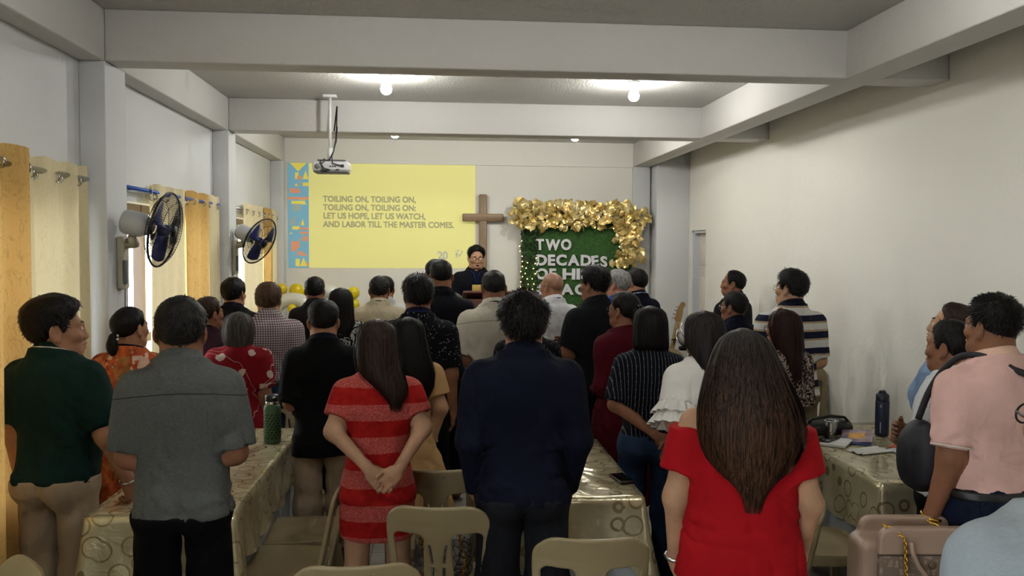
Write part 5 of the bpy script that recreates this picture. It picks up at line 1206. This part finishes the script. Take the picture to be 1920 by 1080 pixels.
V, F_ = nets(lambda p: smin(np.maximum(rtop(p-V3(-.02, .12, .005)), -p[:, 2]), np.maximum(rboxd(p, (-.03, .04, .17), (W_+.028, .075, .17), .03), -p[:, 2]), .02), (-.26, -.09, -.02), (.24, .17, .46), .007); link('body', np_mesh('bag_rear', V, F_), M_TAUPE, t)
MB().box((-W_-.002, -.0605, Hh-.0905), (W_+.002, -.056, Hh-.0865)).build('edge_piping', plain('dark_edge_paint', '#43352c', .5), t)
h = MB().tube([(-.10+.03, -.078, .355), (-.066, -.082, .32), (-.045, -.085, .27), (-.01, -.086, .225), (.03, -.086, .205), (.075, -.086, .225), (.105, -.085, .27), (.115, -.082, .32), (.112, -.078, .36)], .0085, 10).build('handle', M_TAUPE, t)
MB().tube([(-.082, -.078, .215), (-.075, -.085, .17), (-.04, -.09, .11), (.02, -.095, .05), (.07, -.095, .01)], .0085, 10).build('strap', M_TAUPE, t)
def chainlink(A, B, n, r=.0075, wr=.0026):
    m = MB()
    A = Vector(A); B = Vector(B)
    for i in range(n):
        p = A.lerp(B, (i+.5)/n); z = (B-A).normalized(); M = Matrix.Translation(p) @ z.to_track_quat('Y', 'Z').to_matrix().to_4x4() @ Matrix.Rotation(math.radians(90*(i % 2)), 4, 'Y')
        m.tube([(M @ Vector((r*.75*math.cos(a), (B-A).length/n*.75*math.sin(a), 0)))[:] for a in np.linspace(0, 2*math.pi, 13)[:-1]], wr, 6, closed=True)
    m.build('chain', GOLDM, t)
chainlink((-.15, -.03, .405), (-.09, -.07, .37), 5); chainlink((-.09, -.072, .365), (-.085, -.078, .225), 10); chainlink((.03, -.0, .41), (.115, -.07, .355), 6); chainlink((.115, -.07, .30), (.15, -.07, .24), 4)
MB().lathe([(.0001, 0), (.014, 0), (.014, .004), (.010, .006), (.0001, .006)], 20, Matrix.Translation((.02, -.056, .262)) @ Matrix.Rotation(math.radians(90), 4, 'X'), cap=False).build('emblem', plain('bronze_stud', '#6d5a48', .35, .6), t)
# crossbody bag of the pink polo man
p = PINK; k = p.k; fx = p.face
t = empty('crossbody_bag', p.loc, fx, 'black crossbody bag hanging at the side of the pink polo man', 'bag')
S0 = p.arms[0]
c0 = np.array([-.15, .19, 1.05])*k
V, F_ = nets(lambda q: smin(ell(q, c0, (.07, .105, .145)), rboxd(q, c0+np.array([0, .0, -.02]), (.05, .085, .105), .04), .03)+.006*(vnoise(q, (20, 20, 20))-.5), c0-.24, c0+.24, .008); link('body', np_mesh('crossbody_body', V, F_), plain('black_nylon', '#10101a', .6, bump=.2, bscale=200), t)
SP = [(-.18, .17, 1.2), (-.15, .15, 1.32), (-.12, .10, 1.42), (-.105, .03, 1.475), (-.075, -.05, 1.478), (-.01, -.11, 1.44), (.07, -.14, 1.37), (.15, -.14, 1.27), (.22, -.07, 1.14), (.21, .09, 1.04), (.06, .19, 1.0), (-.12, .19, 1.05), (-.2, .17, 1.12)]
zs, a, b, yc = p.rows
def push(q):
    q = np.array(q); A = np.interp(q[2], zs, a)+.040; B = np.interp(q[2], zs, b)+.044; Y = np.interp(q[2], zs, yc); r = ((abs(q[0])/A)**2.3+(abs(q[1]-Y)/B)**2.3)**(1/2.3)
    if r < 1 and q[2] < 1.42: q[0] /= max(r, .3); q[1] = Y+(q[1]-Y)/max(r, .3)
    return q
SP = np.array(SP); tt = np.linspace(0, len(SP)-1, 60); SPi = np.stack([np.interp(tt, range(len(SP)), SP[:, i]) for i in range(3)], 1)
ker = np.hanning(9); ker /= ker.sum(); SPi[4:-4] = np.stack([np.convolve(SPi[:, i], ker, 'valid') for i in range(3)], 1)
m = MB(); Q = [Vector(push(q))*k for q in SPi]; m.tube(Q, .013, 8)
m.build('strap', plain('black_webbing', '#121216', .7), t)
# ------------------------------------------------------------------ wall fans
def fan(C, base, n, R, label, glen):
    n = Vector(n).normalized(); C = Vector(C); t = empty('wall_fan', C, 0, label, 'fan', 'wall fans on the pilasters'); Q = n.to_track_quat('Z', 'Y').to_matrix().to_4x4(); b = Vector(base)-C
    dark = plain('dark_guard_wire', '#16161b', .4, .4); grey = plain('fan_grey_plastic', '#b5b8bb', .4); bei = plain('fan_beige_plastic', '#b3ad98', .5); blue = plain('blue_fan_blade', '#20286a', .35)
    mo = -.12
    MB().lathe([(.03, mo-.11), (.062, mo-.10), (.068, mo-.08), (.068, mo), (.05, mo+.03), (.03, mo+.06)], 24, Q).build('motor', grey, t)
    MB().rbox((b.x-.0, b.y-.045, b.z-.17), (b.x+.04, b.y+.045, b.z+.12), .012).build('wall_bracket', bei, t)
    pe = Q @ Vector((0, 0, mo-.06)) + Vector((0, 0, -.075))
    arm = MB().tube([(b.x+.03, b.y, b.z+.08), (b.x+.08, b.y, b.z+.085), pe], [.03, .032, .022], 10); arm.tube([pe, Q @ Vector((0, 0, mo-.05))], .018, 8); arm.build('arm', bei, t)
    MB().rbox((b.x+.035, b.y-.05, b.z-.14), (b.x+.052, b.y-.015, b.z-.01), .004).build('switch_panel', plain('fan_switch_grey', '#5b5e62', .5), t)
    MB().tube([(b.x+.03, b.y, b.z-.17), (b.x+.03, b.y-.01, b.z-.4), (b.x+.012, b.y-.01, b.z-.8), (b.x+.012, b.y-.01, b.z-1.3)], .004, 6).build('cord', plain('grey_cord', '#77777a', .6), t)
    g = MB(); N = 72
    prof = lambda u: (R*u, .055*math.sqrt(max(0, 1-u**2.6)))
    for sgn in (1, -1):
        for i in range(N):
            a = 2*math.pi*i/N; P = []
            for u in np.linspace(.16, 1, 8):
                r, z = prof(u); aa = a + .25*(u-.16)*sgn; P.append((Q @ Vector((r*math.cos(aa), r*math.sin(aa), sgn*z)))[:])
            g.tube(P, .0011, 4, cap=False)
        for u in (.45, .75): 
            r, z = prof(u); g.tube([(Q @ Vector((r*math.cos(a), r*math.sin(a), sgn*z)))[:] for a in np.linspace(0, 2*math.pi, 41)[:-1]], .0018, 5, closed=True)
    g.tube([(Q @ Vector((R*math.cos(a), R*math.sin(a), 0)))[:] for a in np.linspace(0, 2*math.pi, 49)[:-1]], .006, 6, closed=True); g.build('guard_cage', dark, t)
    MB().lathe([(.0001, .062), (.03, .06), (.034, .052), (.034, .045), (.0001, .045)], 20, Q, cap=False).build('badge', dark, t)
    MB().lathe([(.0001, .042), (.02, .04), (.03, .02), (.03, -.03), (.0001, -.03)], 20, Q, cap=False).build('hub', blue, t)
    for k in range(3):
        a0 = k*2.094+.4; bl = MB()
        def f(u, v, a0=a0):
            r = .028+(R*.86-.028)*v; w = .35+.55*math.sin(math.pi*min(1, v*.62+.12)); a = a0+(u-.5)*w*1.15; return (Q @ Vector((r*math.cos(a), r*math.sin(a), (u-.5)*.05*(1.2-v))))[:]
        bl.grid(f, 8, 10); o = bl.build('blade', blue, t); md = o.modifiers.new('thick', 'SOLIDIFY'); md.thickness = .003
    return t
fan(at_y(308, 431, 4.80), (XLB+.001, 4.86, 1.80), (.985, -.06, -.21), .205, 'larger wall fan on the pilaster between the nearer windows', 0)
fan(at_y(487, 452, 7.42), (XLB+.001, 7.48, 1.80), (.84, -.36, -.40), .205, 'smaller-looking wall fan on the farther pilaster by the slide', 0)
# ------------------------------------------------------------------ projector
def projector():
    c = at_y(622, 313, 7.15); t = empty('ceiling_projector', (c[0], 7.15, c[2]), 0, 'white projector hanging on a ceiling pole in front of the far beam', 'projector'); cz = c[2]
    wh = plain('projector_white', '#c4c4c2', .4); dk = plain('projector_dark', '#1b1b1d', .5)
    b = MB().rbox((-.145, -.10, -.04), (.145, .13, .038), .018, 4).build('body', wh, t)
    MB().rbox((-.138, -.094, -.052), (.138, .12, -.034), .012).build('base', plain('projector_grey', '#6d6d6f', .5), t)
    MB().lathe([(.0001, 0), (.026, 0), (.026, .02), (.022, .024), (.0001, .022)], 20, Matrix.Translation((.07, .128, 0)) @ Matrix.Rotation(math.radians(-90), 4, 'X'), cap=False).build('lens', dk, b)
    m = MB(); m.lathe([(.0001, 0), (.022, 0), (.022, .002), (.0001, .002)], 18, Matrix.Translation((-.105, -.1, -.005)) @ Matrix.Rotation(math.radians(90), 4, 'X'), cap=False); m.build('vent', plain('vent_grey', '#6f6f70', .6), b)
    m = MB()
    for x, z in [(.0, -.005), (.02, -.005), (.04, -.005), (.05, -.03), (.065, -.03)]: m.box((x-.006, -.102, z-.005), (x+.006, -.0985, z+.005))
    m.box((.085, -.103, -.012), (.11, -.0985, .012)); m.build('ports', dk, b)
    m = MB(); m.box((-.11, -.05, .034), (-.09, .05, .055)).box((.09, -.05, .034), (.11, .05, .055)).box((-.11, -.02, .045), (.11, .02, .058)); m.build('mount_plate', plain('mount_grey', '#55565a', .5, .4), t)
    px = at_y(619, 240, 7.15)[0]-c[0]
    MB().tube([(px, 0, .13), (px, 0, ZC-cz-.01)], .013, 12).build('pole', M_WHITE, t); MB().tube([(px, 0, .05), (px, 0, .15)], .022, 12).build('pole_joint', M_WHITE, t)
    MB().rbox((px-.055, -.04, ZC-cz-.022), (px+.055, .04, ZC-cz), .005).build('ceiling_plate', M_WHITE, t)
    m = MB(); m.tube([(px+.05, .02, .33), (px+.045, .0, .22), (px+.03, -.03, .12), (px-.0, -.06, .05), (-.07, -.11, .02), (-.06, -.115, -.03), (-.02, -.108, -.04)], .006, 6)
    m.tube([(px+.055, .02, .33), (px+.05, .0, .21), (px+.02, -.05, .08), (.02, -.115, .02), (.09, -.11, 0)], .005, 6); m.tube([(-.05, -.05, .06), (-.08, -.11, .03), (-.05, -.115, -.02), (-.0, -.11, -.035)], .005, 6)
    m.tube([(px+.05, .02, .33), (px+.05, .05, .5), (px+.02, .1, ZC-cz-.28)], .006, 6); m.build('cables', dk, t)
projector()
# ------------------------------------------------------------------ front of the room: cross, board, lectern, balloons, instruments
def wood_mat(name, a, b, vert=True):
    t = NT(name); n = t.noise(1, 5, t.coord((22, 22, 1.6) if vert else (1.6, 22, 22)), .6, 1.2); t.bump(n, .15, .004); return t.done(t.ramp(n, [(.3, a), (.7, b)]), .45)
WV = wood_mat('cross_wood', '#735c43', '#a08463'); WH = wood_mat('cross_wood_grain_across', '#735c43', '#a08463', False)
t = empty('wooden_cross', (.525, YB, 1.0), 0, 'plain brown wooden cross on the back wall beside the slide', 'cross')
MB().rbox((-.045, -.09, 0), (.045, -.004, 1.49), .012, 2).build('upright', WV, t); MB().rbox((-.24, -.094, 1.175), (.24, -.02, 1.265), .014, 2).build('crossbeam', WH, t)
def board():
    x0, x1, z0, z1 = .97, 2.25, .25, 2.35; y = 9.86; cx = (x0+x1)/2
    t = empty('backdrop_board', (cx, y, .2), 0, 'green artificial grass board reading TWO DECADES OF HIS GRACE', 'board'); w = x1-x0; zb = .2
    for sx in (-1, 1): MB().box((sx*(w/2-.03)-.03, .02, 0), (sx*(w/2-.03)+.03, .06, z1-zb)).build('frame_post', WV, t)
    MB().box((-w/2, -.0, z0-zb), (w/2, .02, z1-zb)).build('panel', plain('green_mat_backing', '#2c5222', .9), t)
    n = 15000; X = RNG.uniform(-w/2, w/2, n); Z = RNG.uniform(.75, z1-zb, n); a = RNG.uniform(0, 6.28, n); L = RNG.uniform(.008, .018, n)
    P = np.stack([X, np.full(n, 0.), Z], 1); D = np.stack([np.cos(a)*L, -RNG.uniform(.006, .014, n), np.sin(a)*L], 1); S_ = np.stack([-np.sin(a), 0*a, np.cos(a)], 1)*.0022
    V = np.stack([P-S_, P+S_, P+D], 1).reshape(-1, 3); o = link('grass_pile', np_mesh('grass_pile', V, np.arange(3*n).reshape(-1, 3), False), plain('artificial_grass', '#4d7831', .6, noise=.35, nscale=14), t)
    # leafy strip down the left and lower right edges
    def leaves(n, fx, fz, sz, mat, name, yd=(-.06, -.015), par=t):
        V = []; Fc = []
        pr = [(0, -.5), (.28, -.42), (.42, -.1), (.55, .02), (.3, .12), (.22, .4), (0, .62), (-.22, .4), (-.3, .12), (-.55, .02), (-.42, -.1), (-.28, -.42)]
        for i in range(n):
            x, z = fx(), fz(); s_ = sz*random.uniform(.6, 1.2); R = Matrix.Rotation(random.uniform(0, 6.28), 4, 'Y') @ Matrix.Rotation(random.gauss(0, .6), 4, 'X') @ Matrix.Rotation(random.gauss(0, .6), 4, 'Z'); c = Vector((x, random.uniform(*yd), z)); b = len(V)
            V.append(c + R @ Vector((0, -.12*s_, 0))); 
            for u, v in pr: V.append(c + R @ Vector((u*s_, .10*s_*abs(u), v*s_)))
            for q in range(12): Fc.append((b, b+1+q, b+1+(q+1) % 12))
        return MB().add(V, Fc).build(name, mat, par)
    hedge = plain('dark_boxwood_leaf', '#26401c', .6, noise=.5, nscale=20)
    leaves(700, lambda: random.uniform(-w/2-.01, -w/2+.2), lambda: random.uniform(.75, z1-zb-.05), .035, hedge, 'leaf_border', (-.035, -.005)); leaves(260, lambda: random.uniform(w/2-.13, w/2+.01), lambda: random.uniform(.75, 1.5), .035, hedge, 'leaf_border', (-.035, -.005))
    # lettering
    LM = plain('white_foam_letter', '#d4d2d6', .6); LSIDE = LM
    for txt, px, py, px1 in [('TWO', 1004, 467, 1071), ('DECADES', 1005, 496, 1138), ('OF', 1004, 522, 1042), ('HIS', 1054, 522, 1106), ('GRACE', 1005, 551, 1115)]:
        A = at_y(px, py, y); B = at_y(px1, py, y); tw = 0; ms = []
        for ch in txt:
            me = text_mesh(ch, .168, .008, .0075); co = np.empty(len(me.vertices)*3, np.float32); me.vertices.foreach_get('co', co); co = co.reshape(-1, 3); ms.append((me, co[:, 0].min(), co[:, 0].max())); tw += co[:, 0].max()-co[:, 0].min()
        gap = .012; f = ((B[0]-A[0])-gap*(len(txt)-1))/tw; x = A[0]-cx
        for i, (me, a, b) in enumerate(ms):
            o = link('letter', me, LM, t); o.scale = (f, 1, 1); o.rotation_euler = (math.pi/2, random.uniform(-.03, .03) if not (txt == 'DECADES' and i == 5) else -.12, 0); o.location = (x-a*f, -.022, A[2]-zb-.005+(-.02*i/7 if txt == 'DECADES' and i > 4 else 0)); x += (b-a)*f+gap
    # gold leaf garland: its own thing hung on the board
    gt = empty('gold_leaf_garland', (cx, y, .2), 0, 'garland of shiny gold leaves draped over the top of the green board', 'garland')
    gm = NT('gold_foil_leaf'); gm.bump(gm.noise(60, 3), .3, .004); gm = gm.done(gm.ramp(gm.noise(9, 3), [(.3, '#b99a52'), (.5, '#d3bb78'), (.7, '#e6d8a8')]), .36, .45, .5)
    zt = z1-zb
    def fz_top(): return zt - abs(random.gauss(0, .12)) + .05 if random.random() < .85 else zt+random.uniform(0, .08)
    leaves(330, lambda: random.uniform(-w/2-.02, w/2+.03), lambda: zt-random.uniform(-.05, .27)*(1-.12*random.random()), .105, gm, 'leaves', (-.15, -.03), gt)
    leaves(120, lambda: w/2-.02+random.gauss(0, .085), lambda: zt-random.uniform(0, .66), .105, gm, 'leaves', (-.15, -.03), gt)
    leaves(40, lambda: -w/2-.03+random.gauss(0, .05), lambda: zt-random.uniform(-.06, .24), .10, gm, 'leaves', (-.13, -.02), gt)
    MB().tube([(-w/2, -.05, zt-.02), (-.3, -.06, zt-.10), (0, -.06, zt-.06), (.3, -.06, zt-.12), (w/2, -.05, zt-.04), (w/2+.01, -.05, zt-.6)], .008, 6).build('vine', plain('garland_vine', '#5a5a22', .7), gt)
    # fairy lights
    lt = empty('fairy_lights', (cx, y, .2), 0, 'warm fairy light string down the leafy edges of the board', 'fairy lights'); LG = emit('warm_fairy_light', '#ffd98a', 6.0)
    BL = []; w_ = MB()
    def run(P):
        w_.tube(P, .0015, 4)
    for cxx, zz0, zz1, nn in [(-w/2-.005, .75, 1.75, 18), (-w/2+.06, .75, 1.5, 13), (-w/2+.15, .72, 1.55, 15), (w/2-.1, .8, 1.45, 8), (w/2+.015, .9, 1.6, 8)]:
        P = []
        for i in range(nn): 
            z = zz1+(zz0-zz1)*i/(nn-1); p = (cxx+random.gauss(0, .016), -.045, z); P.append(p); BL.append(p)
        run(P)
    for i in range(28): BL.append((random.uniform(-w/2, w/2), -.15, zt-random.uniform(-.02, .26)))
    for i in range(8): BL.append((w/2-.03+random.gauss(0, .06), -.15, zt-random.uniform(.1, .6)))
    bm0 = None
    for p in BL:
        if bm0 is None: o = MB().ball((0, 0, 0), .0052, 5).build('light_bulb', LG, lt); bm0 = o.data
        else: o = link('light_bulb', bm0, None, lt)
        o.location = p
    w_.build('wire', plain('fine_copper_wire', '#6a4a2a', .4, .8), lt)
board()
def lectern():
    t = empty('lectern', (.48, 8.42, .2), 0, 'reddish brown wooden lectern in front of the singing man', 'lectern'); wd_ = wood_mat('mahogany', '#4a2417', '#6d3a25', False)
    M = Matrix.Translation((0, 0, 1.20)) @ Matrix.Rotation(math.radians(-14), 4, 'X')
    MB().rbox((-.235, -.17, -.012), (.235, .20, .012), .005, 2, M).build('top', wd_, t); MB().rbox((-.235, .19, -.0), (.235, .205, .035), .004, 2, M).build('ledge', wd_, t)
    MB().rbox((-.20, -.13, .05), (.20, -.11, 1.17), .004).build('front_panel', wd_, t)
    for sx in (-1, 1): MB().rbox((sx*.19-.01, -.13, .05), (sx*.19+.01, .15, 1.17), .004).build('side_panel', wd_, t)
    MB().rbox((-.24, -.17, 0), (.24, .20, .05), .006).build('base', wd_, t)
lectern()
# balloons
YEL = plain('yellow_balloon_rubber', '#d9c21c', .22, 0, .5); WHB = plain('white_foil_balloon', '#d6d5cc', .25, .1)
def balloon(px, py, y, r, label):
    q = at_y(px, py, y); t = empty('balloon', q, 0, label, 'balloon', 'yellow balloons below the slide')
    MB().lathe([(.002, -r*1.12)] + [(max(.003, math.sin(a)*r*(1 if a > 1.6 else .98)), -math.cos(a)*r*(1.08 if a < 1.57 else 1)) for a in np.linspace(.12, math.pi-.001, 18)], 24).build('skin', YEL, t)
    MB().lathe([(.003, -r*1.1), (.010, -r*1.19), (.002, -r*1.17)], 10).build('knot', YEL, t)
for px, py, r, lab in [(663, 549, .066, 'yellow balloon highest beside the scroll print blouse'), (664, 571, .06, 'yellow balloon just below the highest one by the scroll print blouse'), (556, 545, .08, 'yellow balloon above the white arch balloon'), (528, 542, .062, 'yellow balloon by the corner curtain'), (574, 552, .055, 'yellow balloon touching the taupe shirt man’s head'), (489, 578, .07, 'yellow balloon peeking past the checked shirt shoulder'), (548, 579, .05, 'small yellow balloon inside the white arch balloon')]:
    balloon(px, py, 9.35 if py != 579 else 9.2, r, lab)
def digit(pts, px, py, label):
    q = at_y(px, py, 9.25); t = empty('number_balloon', q, 0, label, 'balloon', 'white foil number balloons'); MB().tube([Vector((x, 0, z)) for x, z in pts], .075, 16, closed=pts[0] == 'c').build('skin', WHB, t); MB().tube([Vector((pts[-1][0], 0, pts[-1][1])), Vector((pts[-1][0]+.06, 0, pts[-1][1]))], [.05, .012], 10).build('tail', WHB, t)
A = np.linspace(math.pi, -.6, 16)
digit([(.19*math.cos(a), .14*math.sin(a)) for a in A]+[(.06, -.22), (-.1, -.36), (-.19, -.47), (0, -.47), (.2, -.47)], 549, 586, 'large white foil balloon shaped like a 2, arching over a yellow balloon')
digit([(.15*math.cos(a), -.13+.27*math.sin(a)) for a in np.linspace(0.3, 2*math.pi+.25, 30)], 614, 570, 'large white foil balloon shaped like a 0, behind the taupe shirt')
# bass guitar on its stand, drum and stand
def guitar():
    base = Vector((2.30, 8.62, .2)); t = empty('bass_guitar', base, 0, 'wooden bass guitar upright on a stand beside the white corner', 'guitar'); A = Vector(at_y(1263, 640, 8.62))-base; B = Vector(at_y(1271, 604, 8.62))-base; d = (B-A).normalized(); x = d.cross(Vector((0, -1, 0))).normalized(); y = x.cross(d)
    M = Matrix((x, y, d)).transposed().to_4x4(); M.translation = B
    nk = wood_mat('maple_neck', '#7c5f38', '#9a7a4a'); fb = plain('rosewood_fingerboard', '#5a4c3c', .5)
    L = .62
    MB().rbox((-.021, -.004, -L), (.021, .022, 0), .008, 3, M).build('neck', nk, t); MB().box((-.021, -.0075, -L), (.021, -.003, 0), M).build('fingerboard', fb, t)
    hp = [(-.021, 0), (-.04, .03), (-.036, .12), (-.020, .18), (-.012, .20), (.0, .215), (.024, .215), (.036, .195), (.034, .17), (.022, .155), (.03, .10), (.028, .02), (.021, 0)]
    MB().prism(hp, -.008, .010, M @ Matrix.Rotation(math.radians(90), 4, 'X') ).build('headstock', nk, t)
    for k in range(4):
        P0 = M @ Vector((-.040+.004*k, -.002, .035+.04*k)); P1 = M @ Vector((-.062+.004*k, -.002, .035+.04*k)); MB().tube([P0, P1], .005, 6).ball(P1, .010, 6).build('tuning_peg', SILV, t)
        MB().tube([M @ Vector((-.013+.009*k, -.010, -L-.28)), M @ Vector((-.013+.009*k, -.010, 0)), M @ Vector((-.024+.006*k, -.012, .04+.038*k))], .0009, 4).build('string', SILV, t)
    bp = []
    for a in np.linspace(0, 2*math.pi, 40)[:-1]: r = .19+.03*math.cos(2*a)+.018*math.cos(3*a+.4); bp.append((r*.85*math.sin(a), -L-.18+r*math.cos(a)))
    V = [(px_, pz_) for px_, pz_ in bp]
    MB().prism(V, -.022, .022, M @ Matrix.Rotation(math.radians(90), 4, 'X')).build('body', plain('sunburst_lacquer', '#4a2413', .2), t)
    s_ = empty('guitar_stand', base+Vector((.0, .06, 0)), 0, 'black tripod stand holding the bass guitar', 'stand')
    top = M @ Vector((0, .03, -.18))-Vector((0, .06, 0)); MB().tube([top, (top.x*.3, .05, .25)], .010, 8).build('pole', M_LEG, s_); MB().tube([top+Vector((-.04, -.03, 0)), top+Vector((0, .01, 0)), top+Vector((.04, -.03, 0))], .008, 8).build('yoke', M_LEG, s_)
    for a in (0, 2.1, 4.2): MB().tube([(top.x*.3, .05, .25), (.25*math.cos(a), .1+.22*math.sin(a), .01)], .009, 8).build('leg', M_LEG, s_)
guitar()
q = at_y(1296, 625, 8.25); t = empty('tom_drum', (q[0], 8.25, q[2]), 0, 'white drum with chrome hoop beside the bass guitar neck', 'drum'); M = Matrix.Rotation(math.radians(62), 4, 'X')
MB().lathe([(.12, -.09), (.12, .09)], 32, M).build('shell', plain('white_drum_shell', '#c6c2c4', .3), t)
for z in (-.09, .09): MB().tube([(M @ Vector((.126*math.cos(a), .126*math.sin(a), z)))[:] for a in np.linspace(0, 2*math.pi, 41)[:-1]], .007, 8, closed=True).build('hoop', M_STEEL, t)
for k in range(6): a = k*1.047; MB().tube([(M @ Vector((.13*math.cos(a), .13*math.sin(a), -.06)))[:], (M @ Vector((.13*math.cos(a), .13*math.sin(a), .06)))[:]], .007, 6).build('lug', M_STEEL, t)
MB().tube([(0, 0, -.1), (0, .05, -.28), (0, .05, .21-q[2])], .014, 8).build('stand_pole', M_LEG, t); MB().rbox((-.12, -.03, -.17), (.05, .03, -.13), .01).build('clamp', M_LEG, t)
for a in (.5, 2.6, 4.7): MB().tube([(0, .05, .5-q[2]), (.22*math.cos(a), .05+.2*math.sin(a), .212-q[2])], .01, 8).build('stand_leg', M_LEG, t)
